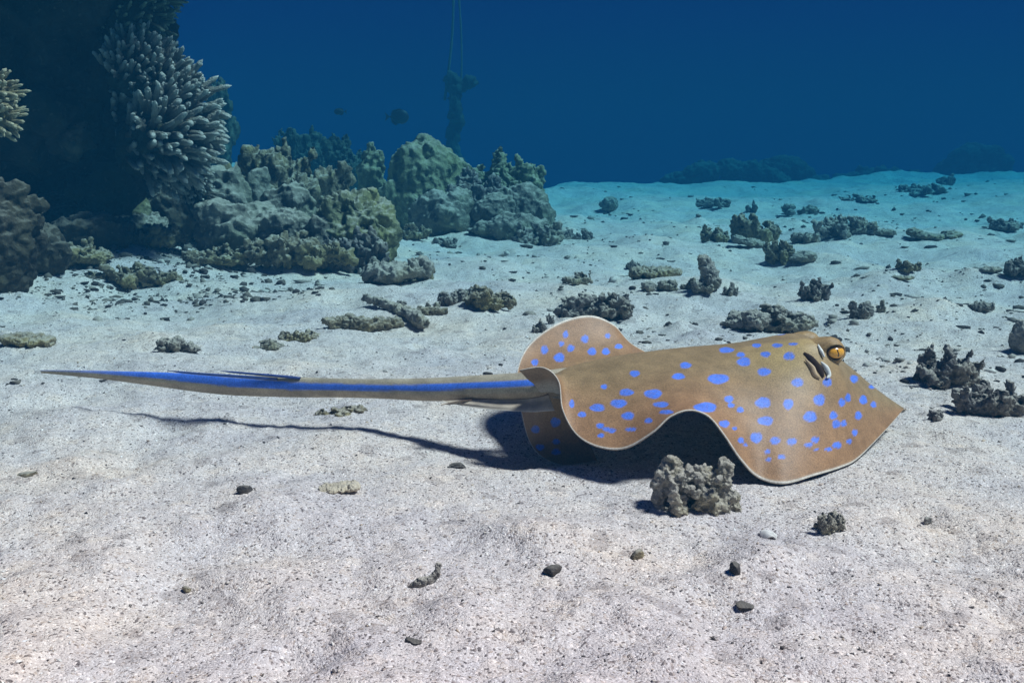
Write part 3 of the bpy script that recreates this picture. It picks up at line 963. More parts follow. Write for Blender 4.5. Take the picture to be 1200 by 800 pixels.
# the chunk in front of the fin, built from its own lobes
def chunk():
    px, py = 812, 603
    s = scale_at(px, py)
    L = lambda x, y, d=0: ((x - px) * s, d, (py - y) * s * 1.02)
    bm = bmesh.new()
    T = lambda pts, rr: bm_tube(bm, [L(*p) for p in pts], [r * s for r in rr], 10)
    B = lambda p, r: bm_ball(bm, L(*p), tuple(k * s for k in (r if isinstance(r, tuple) else (r, r, r))), 2)
    B((784, 566, .002), (20, 22, 23)); B((784, 548, .004), (12, 13, 12)); B((771, 562, 0), (9, 11, 13)); B((765, 570), 8)
    B((806, 567, .004), (28, 17, 17)); B((823, 563, .004), (16, 15, 14)); B((840, 573, .002), (18, 16, 18)); B((800, 574, 0), (16, 14, 14))
    T([(848, 592, 0), (849, 570, -.002), (849, 552, 0), (850, 543, 0)], [13, 11, 9.5, 5]); B((850, 547), 8.5)
    T([(776, 556, -.012), (782, 572, -.016), (788, 592, -.016), (790, 606, -.014)], [6, 7, 9, 9])
    B((791, 596, -.012), (12, 10, 11)); B((788, 604, -.012), (11, 9, 8)); B((772, 585, 0), (10, 12, 12))
    B((836, 597, -.008), (15, 13, 10)); B((826, 600, -.006), (10, 10, 7)); B((848, 598, -.004), (11, 12, 10)); B((866, 600, -.002), (7, 8, 7)); B((870, 603, 0), (5, 6, 5)); B((862, 588, 0), (6, 7, 9))
    B((812, 590, .016), (26, 14, 18)); B((790, 557, -.012), 6); B((815, 560, -.010), (6, 6, 6)); B((803, 571, -.014), (7, 6, 6)); B((796, 585, -.012), (7, 6, 8)); B((830, 578, -.014), (8, 6, 6)); B((822, 586, -.01), (6, 6, 6))
    rr_ = random.Random(8)
    for _ in range(60):
        q_ = rr_.uniform(3, 7) * s
        bm_rock(bm, L(rr_.uniform(764, 862), rr_.uniform(552, 604), rr_.uniform(-.016, .012)), (q_, q_, q_), rr_, 1, .35)
    me = fuse(bm, .0009, 'chunk', 0)
    v, n = mesh_np(me)
    q = v * 60
    d = .0026 * fbm(q, 3, .6) + .0022 * (.4 - np.abs(pnoise(q * 2.2)) * 1.8) - .003 * sstep(.22, .5, pnoise(q * 1.7 + 9)) + .0012 * fbm(q * 5.5, 3, .7)
    v = v + n * d[:, None]
    me.vertices.foreach_set('co', v.astype(np.float32).ravel()); me.update()
    me.polygons.foreach_set('use_smooth', np.ones(len(me.polygons), bool))
    settle(me, .006)
    return me


M_CHUNK = rock_mat('chunk_coral', (.13, .118, .098), (.48, .44, .375), (.36, .31, .19), 70, .8, .8)
put('coral_chunk', chunk(), M_CHUNK, 812, 601, 'knobbly grey dead coral chunk with two raised lobes just before the ray\'s arched fin', back=.012)
RUB = [
    # name, kind, px, py, w, h, mat, label, seed, kwargs
    ('coral_chunk', 'knobbly', 972, 627, 36, 27, M_PALE, 'small pale yellowish coral chunk lying alone below the ray\'s snout', 21, dict(n=12, fat=.13, up=.4)),
    ('coral_clump', 'knobbly', 1108, 456, 78, 50, M_DARK, 'dark branching coral rubble heap standing right past the ray\'s snout', 22, dict(n=30, fat=.075, length=.5, res=64, up=.6)),
    ('coral_clump', 'knobbly', 1158, 489, 92, 44, M_DARK, 'low dark branching rubble spreading toward the edge beside the taller heap', 23, dict(n=30, fat=.08, length=.5, res=64, up=.35, depth=.6)),
    ('coral_fragment', 'knobbly', 1097, 494, 18, 15, M_DARK, 'thumb-sized dark coral fragment between the snout and the branching heaps', 24, dict(n=7, fat=.16, res=32)),
    ('coral_rock', 'boulder', 1203, 416, 44, 46, M_GREY, 'upright grey-brown rock casting a long shadow at the edge of the sand', 25, dict(depth=.7, lumps=5)),
    ('coral_rock', 'slab', 1150, 367, 32, 12, M_DARK, 'flat dark rock with a paler end lying flush in the sand', 26, dict(rot=.2)),
    ('coral_clump', 'knobbly', 903, 391, 112, 36, M_GREY, 'wide low lump of eroded grey coral right behind the ray\'s head', 27, dict(n=26, fat=.10, length=.34, up=.35, res=72, depth=.5)),
    ('coral_clump', 'knobbly', 955, 354, 40, 32, M_DARK, 'compact bushy tuft of dark coral fingers behind the ray\'s eye', 28, dict(n=26, fat=.085, length=.5, up=1.0)),
    ('coral_clump', 'knobbly', 1008, 374, 30, 24, M_DARK, 'small dark coral stump with a shadow at the foot of a sand hump', 29, dict(n=9, fat=.13, up=.9)),
    ('coral_fragment', 'knobbly', 1032, 367, 12, 17, M_PALE, 'tiny pale coral spike beside the small dark stump', 30, dict(n=4, fat=.16, up=1.5, res=32)),
    ('coral_clump', 'knobbly', 696, 377, 92, 32, M_DARK, 'flat crusty patch of dark knobbly rubble behind the ray\'s raised fin', 31, dict(n=34, fat=.07, length=.3, up=.35, res=76, depth=.6)),
    ('coral_fragment', 'knobbly', 632, 391, 18, 18, M_DARK, 'small dark spike of coral at the edge of the ray\'s raised fin', 32, dict(n=4, fat=.15, up=1.2, res=34)),
    ('coral_fragment', 'knobbly', 645, 380, 10, 12, M_DARK, 'tiny dark thorn of coral near the crusty rubble patch', 33, dict(n=3, fat=.2, up=1.4, res=30)),
    ('coral_chunk', 'knobbly', 574, 367, 62, 28, M_BROWN, 'brown olive coral chunk with a ragged crest past the end of the forked branch', 34, dict(n=14, fat=.13, length=.36, up=.4, res=60)),
    ('coral_chunk', 'knobbly', 530, 358, 34, 22, M_DARK, 'small dark coral knob beside the brown olive chunk', 35, dict(n=8, fat=.13)),
    ('coral_clump', 'slab', 768, 326, 62, 17, M_BROWN, 'flat brown plate of coral with a thorny end on the pale sand', 36, dict(tilt=.02, rot=-.1)),
    ('coral_clump', 'knobbly', 742, 318, 18, 14, M_DARK, 'spiky little stub leaning on the flat brown plate', 37, dict(n=5, fat=.13, up=.8, res=32)),
    ('coral_rock', 'boulder', 760, 343, 18, 12, M_GREY, 'smooth grey pebble sitting in front of the flat brown plate', 38, dict(lumps=3, res=26)),
    ('coral_clump', 'knobbly', 826, 348, 34, 24, M_GREY, 'round dark base with white crust below the tall knobby stump', 40, dict(n=6, fat=.2, up=.3)),
    ('coral_fragment', 'knobbly', 856, 347, 18, 18, M_GREY, 'grey coral nub right beside the white-crusted base', 41, dict(n=6, fat=.16, res=34)),
    ('coral_chunk', 'knobbly', 792, 342, 46, 17, M_PALE, 'sand-dusted pale rubble lying between the pebble and the tall stump', 42, dict(n=14, fat=.1, length=.32, up=.2, depth=.5)),
    ('coral_fragment', 'knobbly', 676, 335, 36, 15, M_PALE, 'yellowish pale coral scrap half sunk in bright sand', 43, dict(n=10, fat=.09, up=.4, res=40)),
    ('coral_clump', 'knobbly', 838, 284, 34, 22, M_BROWN, 'squat brown coral clump beside the larger finger clump', 44, dict(n=14, fat=.12, up=.6)),
    ('coral_clump', 'knobbly', 886, 287, 60, 36, M_BROWN, 'tall clump of thick olive-brown coral fingers out on the open sand', 45, dict(n=20, fat=.10, length=.45, up=1.0, res=60)),
    ('coral_rock', 'slab', 878, 291, 40, 16, M_GREY, 'tilted grey slab leaning on the olive-brown finger clump', 46, dict(tilt=-.25)),
    ('coral_clump', 'knobbly', 912, 312, 36, 30, M_BROWN, 'pointed brown coral spur before the olive-brown finger clump', 47, dict(n=9, fat=.14, up=1.2)),
    ('coral_clump', 'boulder', 940, 312, 34, 16, M_GREY, 'low sand-covered lump next to the pointed brown spur', 48, dict(lumps=5)),
    ('coral_clump', 'knobbly', 984, 281, 72, 28, M_GREY, 'spreading mound of blue-grey branching rubble on the open sand', 49, dict(n=34, fat=.07, length=.36, up=.5, res=66)),
    ('coral_clump', 'knobbly', 944, 286, 34, 15, M_GREY, 'small grey outlier of the spreading rubble mound', 50, dict(n=12, fat=.1, up=.4)),
    ('coral_fragment', 'slab', 1030, 277, 34, 8, M_GREY, 'thin grey branch lying flat at the foot of the rubble mound', 51, dict()),
    ('coral_clump', 'slab', 1094, 283, 60, 15, M_BROWN, 'boat-shaped brown coral piece with upturned pale end', 52, dict(rim=1.1, tilt=-.05)),
    ('coral_fragment', 'knobbly', 1066, 323, 30, 16, M_BROWN, 'brown coral scrap on bright sand before the boat-shaped piece', 53, dict(n=8, fat=.11, up=.7, res=40)),
    ('coral_fragment', 'slab', 1058, 330, 26, 5, M_BROWN, 'thin flat reddish-brown sliver beside the brown coral scrap', 54, dict(res=36)),
    ('coral_clump', 'knobbly', 1180, 273, 44, 16, M_DARK, 'low dark rubble strip far out at the edge of the sand', 55, dict(n=14, fat=.09, up=.5, res=46)),
    ('coral_clump', 'knobbly', 1192, 329, 36, 26, M_DARK, 'dark ragged rubble jutting in beyond the upright edge rock', 56, dict(n=12, fat=.12, up=.6)),
    ('coral_fragment', 'slab', 1160, 321, 26, 7, M_GREY, 'small flat grey scrap beside the dark ragged rubble', 57, dict(res=36)),
    ('coral_clump', 'knobbly', 1082, 231, 54, 15, M_DARK, 'distant low dark rubble ridge below the far reef hump', 58, dict(n=20, fat=.07, up=.6, res=56)),
    ('coral_clump', 'knobbly', 1108, 217, 22, 15, M_DARK, 'distant dark coral stub at the foot of the far reef hump', 59, dict(n=6, fat=.16, up=.7, res=34)),
    ('coral_clump', 'knobbly', 836, 247, 40, 13, M_DARK, 'distant dark coral scraps in a flat row on blue sand', 60, dict(n=14, fat=.08, up=.6, res=46)),
    ('coral_clump', 'knobbly', 938, 253, 44, 15, M_GREY, 'distant grey rubble heap behind the blue-grey mound', 61, dict(n=16, fat=.09, up=.7, res=46)),
    ('coral_fragment', 'knobbly', 880, 250, 14, 16, M_DARK, 'distant thin dark twig of coral sticking up from the sand', 62, dict(n=3, fat=.12, up=1.6, res=34)),
    ('coral_rock', 'boulder', 713, 250, 22, 19, M_GREY, 'lone rounded grey rock standing on the far sand', 63, dict(lumps=3)),
    ('coral_clump', 'knobbly', 1005, 238, 40, 9, M_DARK, 'faint thin line of dark rubble near the sand edge', 64, dict(n=12, fat=.07, up=.5, res=46)),
    ('coral_fragment', 'knobbly', 208, 413, 52, 21, M_GREY, 'ragged grey coral shard with a dusty flank beyond the ray\'s tail', 65, dict(n=10, fat=.12, length=.4, up=.45, res=52, depth=.5)),
    ('coral_fragment', 'slab', 34, 407, 60, 16, M_BROWN, 'brown flake of coral half buried in a low sand hump', 66, dict(tilt=-.1, sink=.45)),
    ('coral_clump', 'knobbly', 350, 400, 50, 13, M_BROWN, 'reddish-brown gravelly coral patch sunk in the sand beyond the tail', 67, dict(n=18, fat=.07, up=.25, sink=.35, length=.3)),
    ('coral_clump', 'knobbly', 315, 410, 34, 10, M_PALE, 'pale pinkish coral crumbs next to the sunken gravelly patch', 68, dict(n=12, fat=.09, up=.25, sink=.3, res=40)),
    ('coral_fragment', 'knobbly', 470, 362, 14, 8, M_DARK, 'dark crumb of coral beside the arm of the forked branch', 69, dict(n=4, fat=.2, res=28)),
    ('coral_fragment', 'knobbly', 507, 362, 18, 8, M_PALE, 'whitish crumb of coral at the joint of the forked branch', 70, dict(n=4, fat=.2, res=28)),
    ('coral_fragment', 'knobbly', 548, 350, 20, 10, M_GREY, 'grey stub between the small dark knob and the brown olive chunk', 71, dict(n=5, fat=.16, res=32)),
    ('coral_fragment', 'knobbly', 400, 487, 60, 9, M_BROWN, 'sunken brown gravel patch under the middle of the ray\'s tail', 72, dict(n=22, fat=.05, up=.2, sink=.45, length=.25)),
]
for (nm, kd, px, py, w, h, mt, lab, sd, kw) in RUB:
    blob(nm, kd, px, py, w, h, mt, lab, sd, **kw)

# the tall knobby stump, leaning
s = scale_at(824, 346)
put('coral_stump', stick(39, [(.012 * 0, 0, -.01), (-.004 / 1, 0, 11 * s), (-9 * s, 0, 22 * s), (-13 * s, 0, 31 * s)], [11 * s, 10 * s, 9 * s, 5 * s], 60, 22, .0), M_GREY, 834, 344,
    'tall knobby grey coral stump leaning out of the sand', 'coral', back=.02)
# the forked branch
s = scale_at(470, 380)
q = lambda x, y, d=0: ((x - 450) * s, (382 - y) * s * 2.6 * 0 + d, 0)
put('coral_branch', stick(81, [(-36 * s, .16, 21 * s * .7), (-12 * s, .12, 17 * s * .7), (14 * s, .07, 11 * s * .7), (40 * s, .0, 6 * s), (52 * s, -.03, 2 * s)], [5 * s, 6 * s, 7 * s, 9 * s, 7 * s], 90, 16, .004), M_GREY,
    448, 385, 'long forked arm of dead coral with a blunt raised end', 'coral branch', back=.02)
put('coral_branch', stick(82, [(-48 * s, 0, 9 * s), (-30 * s, .01, 9 * s), (-8 * s, -.005, 8 * s), (14 * s, .012, 7 * s), (34 * s, .03, 7 * s)], [7 * s, 11 * s, 9 * s, 8 * s, 6 * s], 90, 30, .003), M_BROWN,
    434, 391, 'thick knobbly brown branch casting a shadow below the long forked arm', 'coral branch', back=.02)
put('coral_branch', stick(83, [(-20 * s, 0, 4 * s), (0, .008, 5 * s), (24 * s, .02, 5 * s)], [6 * s, 6 * s, 4 * s], 60, 12, .004), M_BROWN,
    500, 374, 'short brown coral branch in line with the long forked arm', 'coral branch', back=.02)
# little twig in the foreground
s = scale_at(497, 685)
put('coral_twig', stick(84, [(-17 * s, 0, 3 * s), (-6 * s, 0, 8 * s), (6 * s, 0, 11 * s), (14 * s, .002, 18 * s), (17 * s, .004, 31 * s)], [4 * s, 7 * s, 6 * s, 5 * s, 4 * s], 46, 12, .003), M_GREY,
    498, 685, 'small bent twig of grey dead coral standing alone on the foreground sand', 'coral twig')
put('coral_twig', stick(85, [(-22 * s * 2, 0, 1 * s), (0, .01, 3 * s), (17 * s * 2, .02, 3 * s)], [2 * s, 2.4 * s, 2 * s], 70, 4, .001), M_DARK,
    728, 325, 'thin dark twig pointing at the flat brown plate', 'coral twig')


def pebble(seed, w, h, dp, sink=.38):
    r = random.Random(seed)
    v, f = ico(4)
    c5 = np.array([[r.gauss(0, 1) for _ in range(3)] for _ in range(9)]); c5 /= np.linalg.norm(c5, axis=1)[:, None]
    cut = np.min(np.array([r.uniform(.55, .95) for _ in range(9)])[None, :] / np.clip(v @ c5.T, .05, 1), axis=1)
    d = np.minimum(1.15, cut) * (1 + .10 * fbm(v * 2.3 + seed * 5.1, 3) + .05 * fbm(v * 7 + seed, 2))
    q = v * d[:, None] * np.array([w / 2, dp / 2, h / 2])
    q[:, 2] += h / 2 - sink * h
    return np_mesh('pebble', q, f)


PEB = [(286, 577, 22, 10, 'dark_pebble', M_PEBBLE, 'flat dark chip of shell on the sand in front of the ray\'s tail', 'pebble'),
       (648, 671, 24, 12, 'dark_pebble', M_PEBBLE, 'dark pointed pebble on the sand below the knobbly grey chunk', 'pebble'),
       (747, 653, 22, 12, 'dark_pebble', M_BROWN, 'rounded dark brown pebble below the knobbly grey chunk', 'pebble'),
       (862, 671, 18, 20, 'dark_pebble', M_PEBBLE, 'upright dark pebble leaning in the sand below the arched fin', 'pebble'),
       (483, 751, 26, 5, 'dark_sliver', M_PEBBLE, 'thin black sliver lying flat on the foreground sand', 'sliver'),
       (538, 548, 24, 7, 'dark_sliver', M_PEBBLE, 'thin dark chip just outside the ray\'s shadow', 'sliver'),
       (33, 557, 22, 7, 'dark_pebble', M_BROWN, 'small brown chip on bare sand before the tail tip', 'pebble'),
       (1088, 612, 16, 9, 'grey_pebble', M_GREY, 'small bluish grey pebble past the sand hollow', 'pebble'),
       (872, 710, 28, 6, 'dark_sliver', M_PEBBLE, 'narrow dark sliver in the smooth foreground sand', 'sliver'),
       (1073, 445, 9, 9, 'dark_pebble', M_PEBBLE, 'tiny black pebble just over the ray\'s snout', 'pebble'),
       (220, 692, 14, 8, 'dark_pebble', M_BROWN, 'little brown pebble on the wide empty sand before the tail', 'pebble')]
for k, (px, py, w, h, nm, mt, lab, ct) in enumerate(PEB):
    s = scale_at(px, py)
    put(nm, pebble(k + 2, w * s, h * s * 1.3, w * s * .7), mt, px, py, lab, ct, rot=k * .6)


def shell(name, px, py, w, dp, h, mat, label, rot, tilt, sink):
    """an open cockle valve: ribbed cup with a beak"""
    s = scale_at(px, py)
    n, m = 40, 22
    v = []
    for i in range(m):
        t = i / (m - 1)
        for k in range(n + 1):
            a = -1.15 + 2.3 * k / n
            rad = t * (1 - .12 * abs(a))
            rib = 1 + .035 * math.cos(k * math.pi * .9) * t
            v.append((math.sin(a) * rad * w / 2 * s * 1.05, (math.cos(a) * rad - .5) * dp * s, h * s * rib * (1 - (2 * t - .75) ** 2 * .62)))
    v = np.array(v); f = grid_faces(m, n + 1)
    me = np_mesh('shell', v, f)
    o = put(name, me, mat, px, py, label, 'shell', rot, None, -sink * s)
    o.rotation_euler = (tilt, 0, rot)
    md = o.modifiers.new('thickness', 'SOLIDIFY'); md.thickness = 1.2 * s
    return o


shell('shell', 900, 630, 22, 26, 9, M_SHELL, 'bright white shell half lying on the sand below the arched fin', .5, .35, 0)
s = scale_at(398, 573)
put('shell', slab(301, 50 * s, 11 * s, 36 * s, tilt=.10, sink=.3), rock_mat('shell_cream', (.36, .30, .22), (.62, .54, .42), (.55, .46, .32), 60, .3, .3), 398, 574,
    'cream flat shell half covered by sand in front of the tail', 'shell')

# ------------------------------------------------------------------ reef boulders
def rock_at(name, kind, px, py, w, h, d, mat, label, seed, cat='reef rock', depth=.8, rot=0.0, **kw):
    """reef rock seen w by h pixels, its foot at pixel (px, py), standing d metres off"""
    s = d / FPX / CT
    ww, hh_ = w * s, h * s
    p = P(px, py, d)
    g = hz(p[0], p[1])
    low = max(0.0, p[2] - g)                      # carry the rock down to the ground it stands on
    fn = {'boulder': boulder, 'knobbly': knobbly, 'slab': slab}[kind]
    if low > .02 and kind == 'boulder':
        me = fn(seed, ww, hh_ + low, ww * depth, **kw)
    else:
        me = fn(seed, ww, hh_, ww * depth, **kw)
        if kind != 'boulder' and low > .02:
            g = p[2]
    o = mesh_obj(name, me, mat, None, (p[0], p[1], g - .01 if kind == 'boulder' else g))
    o.rotation_euler = (0, 0, rot)
    return tag(o, label, cat)


REEF = [
    # nearer group
    ('reef_rock', 'boulder', 408, 303, 122, 92, 2.62, M_OLIVE, 'big rounded reef boulder with yellow-olive crust on its open flank', 101, dict(lumps=9, amp=.055, pit=.028, freq=5, res=72)),
    ('reef_rock', 'boulder', 286, 293, 112, 64, 2.62, M_REEF, 'broad dark brown boulder at the foot of the branching coral', 102, dict(lumps=6, amp=.05, pit=.016, res=60)),
    ('reef_rock', 'boulder', 338, 300, 84, 60, 2.60, M_REEF, 'pale rounded boulder wedged between the dark brown and olive boulders', 103, dict(lumps=5, amp=.045, pit=.020, res=56)),
    ('reef_rock', 'boulder', 330, 262, 84, 52, 2.85, M_REEF, 'smooth oval boulder resting on the pile behind the pale wedged one', 104, dict(lumps=4, amp=.04, pit=.014, res=54)),
    ('reef_rock', 'boulder', 262, 250, 74, 60, 2.9, M_REEF, 'grey boulder tucked under the fingers of the large branching coral', 105, dict(lumps=4, res=50)),
    ('reef_rock', 'boulder', 298, 232, 42, 38, 3.0, M_REEF, 'small round grey boulder high on the pile beneath the craggy top', 106, dict(lumps=3, res=44)),
    ('reef_rock', 'knobbly', 330, 262, 158, 88, 3.15, M_BROWN, 'craggy dark overhanging crown of the rock pile covered in stubby growth', 107, dict(n=46, fat=.055, length=.28, up=.6, res=96, core=.72, depth=.55)),
    ('reef_rock', 'boulder', 374, 288, 54, 40, 2.55, M_REEF, 'fist-like lump on the shoulder of the olive boulder', 108, dict(lumps=4, res=44)),
    ('reef_rock', 'knobbly', 352, 323, 126, 38, 2.46, M_BROWN, 'jagged low rubble bank along the foot of the rock pile', 109, dict(n=44, fat=.06, length=.26, up=.3, res=90, core=.75, depth=.4)),
    ('reef_rock', 'knobbly', 415, 313, 80, 52, 2.5, M_DARK, 'dark pitted crag under the olive boulder', 110, dict(n=26, fat=.09, length=.3, up=.4, res=64, core=.6, depth=.5)),
    ('reef_rock', 'slab', 466, 338, 84, 30, 2.22, M_GREY, 'wedge-shaped mottled slab in front of the rock pile', 111, dict(tilt=.10, depth=.7)),
    ('reef_rock', 'knobbly', 488, 334, 42, 34, 2.3, M_BROWN, 'ragged brown block leaning on the back of the mottled slab', 112, dict(n=14, fat=.12, up=.5, depth=.8)),
    # farther group
    ('domed_coral', 'boulder', 494, 262, 108, 104, 3.75, M_GREEN, 'large domed green coral head on top of the farther rock pile', 121, dict(lumps=5, amp=.05, pit=.014, freq=5, res=64)),
    ('reef_rock', 'boulder', 438, 268, 36, 104, 3.85, M_GREEN, 'narrow green pillar of coral beside the domed coral head', 122, dict(lumps=6, amp=.05, pit=.04, res=60)),
    ('reef_rock', 'knobbly', 586, 252, 100, 74, 3.9, M_GREEN, 'knobbly greenish crest of the farther rock pile', 123, dict(n=46, fat=.06, length=.36, up=1.0, res=84, core=.6)),
    ('reef_rock', 'knobbly', 566, 256, 84, 56, 3.6, M_DARK, 'dark hollowed crag in the middle of the farther rock pile', 124, dict(n=26, fat=.10, length=.3, up=.6, res=66, core=.6, depth=.6)),
    ('reef_rock', 'boulder', 614, 262, 70, 50, 3.6, M_REEF, 'rounded grey boulder on the open end of the farther pile', 125, dict(lumps=6, res=54)),
    ('reef_rock', 'boulder', 520, 276, 84, 58, 3.5, M_REEF, 'bulging shaded boulder below the domed coral head', 126, dict(lumps=6, res=54)),
    ('reef_rock', 'boulder', 580, 272, 56, 46, 3.5, M_REEF, 'upright lumpy boulder near the middle foot of the farther pile', 127, dict(lumps=5, res=50)),
    ('reef_rock', 'boulder', 606, 277, 70, 36, 3.38, M_REEF, 'smooth low boulder along the foot of the farther pile', 128, dict(lumps=4, res=50)),
    ('reef_rock', 'knobbly', 628, 281, 62, 28, 3.32, M_GREY, 'ribbed grey rubble at the outer foot of the farther pile', 129, dict(n=26, fat=.07, up=.6, res=56)),
    ('reef_rock', 'boulder', 567, 278, 40, 20, 3.38, M_REEF, 'small flat boulder sitting before the upright lumpy one', 130, dict(lumps=3, res=40)),
    ('coral_clump', 'knobbly', 489, 282, 34, 18, 3.3, M_BROWN, 'small brown rubble knot on the sand below the shaded boulder', 131, dict(n=8, fat=.13)),
    ('coral_clump', 'knobbly', 522, 284, 28, 11, 3.25, M_DARK, 'dark flat rubble crumb next to the brown rubble knot', 132, dict(n=7, fat=.13, res=36)),
    ('coral_clump', 'knobbly', 664, 277, 34, 14, 3.4, M_DARK, 'dark rubble trailing off the end of the farther pile', 133, dict(n=9, fat=.12, res=40)),
    ('coral_clump', 'knobbly', 688, 277, 14, 13, 3.4, M_DARK, 'last tiny dark stub trailing from the farther pile', 134, dict(n=4, fat=.18, res=32)),
    ('reef_rock', 'boulder', 42, 330, 92, 62, 2.2, M_SHADE, 'shade-toned brown rock joining the leaning rock to the reef foot', 171, dict(lumps=6, res=52)),
    ('reef_rock', 'boulder', 100, 296, 104, 46, 2.5, M_SHADE, 'low shade-toned rock behind the gravelly rubble', 172, dict(lumps=7, res=52)),
    ('reef_rock', 'knobbly', 176, 300, 90, 26, 2.6, M_BROWN, 'brown rubble tongue sloping from the reef foot onto bright sand', 173, dict(n=36, fat=.05, up=.3, length=.22, res=76, core=.75, depth=.5)),
    ('reef_rock', 'knobbly', 262, 312, 84, 22, 2.5, M_BROWN, 'scattered brown rubble strip before the broad dark boulder', 174, dict(n=36, fat=.05, up=.25, length=.2, res=76, core=.75, depth=.5)),
    ('reef_rock', 'knobbly', 448, 318, 56, 18, 2.42, M_GREY, 'low grey rubble filling the gap between the pitted crag and the mottled slab', 175, dict(n=20, fat=.07, up=.3, length=.25, res=56)),
    # behind the piles, dim
    ('reef_rock', 'knobbly', 350, 215, 76, 66, 5.6, M_FAR, 'dim hazy coral bush seen in the gap behind the craggy crown', 141, dict(n=40, fat=.06, length=.4, up=.9, res=60)),
    ('reef_rock', 'knobbly', 400, 218, 56, 58, 5.2, M_FAR, 'dim hazy rock beside the coral bush in the gap', 142, dict(n=30, fat=.07, length=.4, up=.9, res=56)),
    # reef foot on the left
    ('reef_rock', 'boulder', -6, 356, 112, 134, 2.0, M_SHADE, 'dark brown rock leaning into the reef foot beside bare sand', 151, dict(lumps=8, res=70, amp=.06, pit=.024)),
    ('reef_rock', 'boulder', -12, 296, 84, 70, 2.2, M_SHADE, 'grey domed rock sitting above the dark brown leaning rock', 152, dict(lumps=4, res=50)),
    ('reef_rock', 'knobbly', 96, 312, 70, 26, 2.35, M_BROWN, 'brown gravelly rubble at the shaded foot of the reef', 153, dict(n=30, fat=.06, up=.3, length=.25, res=64, core=.7)),
    ('reef_rock', 'knobbly', 150, 330, 96, 26, 2.25, M_BROWN, 'straggling brown rubble on the sand beyond the gravelly bank', 154, dict(n=36, fat=.05, up=.3, length=.25, res=80, core=.75, depth=.4)),
    ('reef_rock', 'knobbly', 196, 334, 34, 16, 2.25, M_BROWN, 'small brown rubble scrap at the end of the straggling rubble', 155, dict(n=12, fat=.1, res=40)),
    ('reef_rock', 'slab', 150, 276, 90, 28, 2.75, M_REEF, 'low shaded ledge of rock under the reef overhang', 156, dict()),
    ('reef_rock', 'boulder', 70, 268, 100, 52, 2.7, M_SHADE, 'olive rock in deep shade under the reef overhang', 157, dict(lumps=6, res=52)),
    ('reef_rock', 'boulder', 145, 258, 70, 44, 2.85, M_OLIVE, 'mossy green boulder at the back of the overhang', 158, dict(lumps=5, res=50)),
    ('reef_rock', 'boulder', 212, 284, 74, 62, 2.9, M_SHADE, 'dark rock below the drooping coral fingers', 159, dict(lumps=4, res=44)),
]
for (nm, kd, px, py, w, h, d, mt, lab, sd, kw) in REEF:
    rock_at(nm, kd, px, py, w, h, d, mt, lab, sd, **kw)


# the dark reef wall, one mass with an unseen ledge added overhead
def wall():
    bm = bmesh.new()
    r = random.Random(77)
    def B(px, py, d, rx, ry=None, rz=None):
        s = d / FPX
        bm_ball(bm, P(px, py, d), (rx * s, (ry or rx) * s, (rz or rx) * s), 3)
    B(20, 60, 2.75, 140, 150, 150); B(110, 40, 2.85, 90, 110, 90); B(-60, 180, 2.85, 150, 160, 120); B(60, 175, 3.05, 120, 120, 80)
    B(130, 130, 2.95, 80, 100, 90); B(-120, -60, 2.7, 240, 220, 200); B(40, -110, 2.7, 170, 180, 130); B(120, -150, 2.65, 130, 190, 90); B(-100, 260, 2.9, 130, 150, 90); B(60, 235, 3.2, 130, 120, 60)
    B(20, -210, 2.5, 200, 200, 90); B(180, 190, 3.15, 50, 80, 60); B(-30, -230, 2.3, 220, 190, 80)
    for x_, z_, r_, h_ in ((-1.0, 1.02, .34, .20), (-.80, 1.08, .26, .14), (-.62, 1.12, .16, .10), (-1.25, .95, .34, .28)):  # the added ledge, out of view, shades the left of the corals
        bm_ball(bm, (x_, 2.55, z_), (r_, .42, h_), 3)
    for _ in range(60):
        B(r.uniform(-120, 170), r.uniform(-120, 230), r.uniform(2.45, 2.75), r.uniform(14, 34))
    me = fuse(bm, .020, 'wall')
    roughen(me, .5, 5, .06, .045, 4)
    return me


wall_me = wall()
v_, _n = mesh_np(wall_me)
wc = np.array([v_[:, 0].mean(), v_[:, 1].mean(), 0])
v_ -= wc
wall_me.vertices.foreach_set('co', v_.astype(np.float32).ravel()); wall_me.update()
tag(mesh_obj('reef_wall', wall_me, M_WALL, None, wc), 'dark overhanging reef wall that carries the branching corals', 'reef')


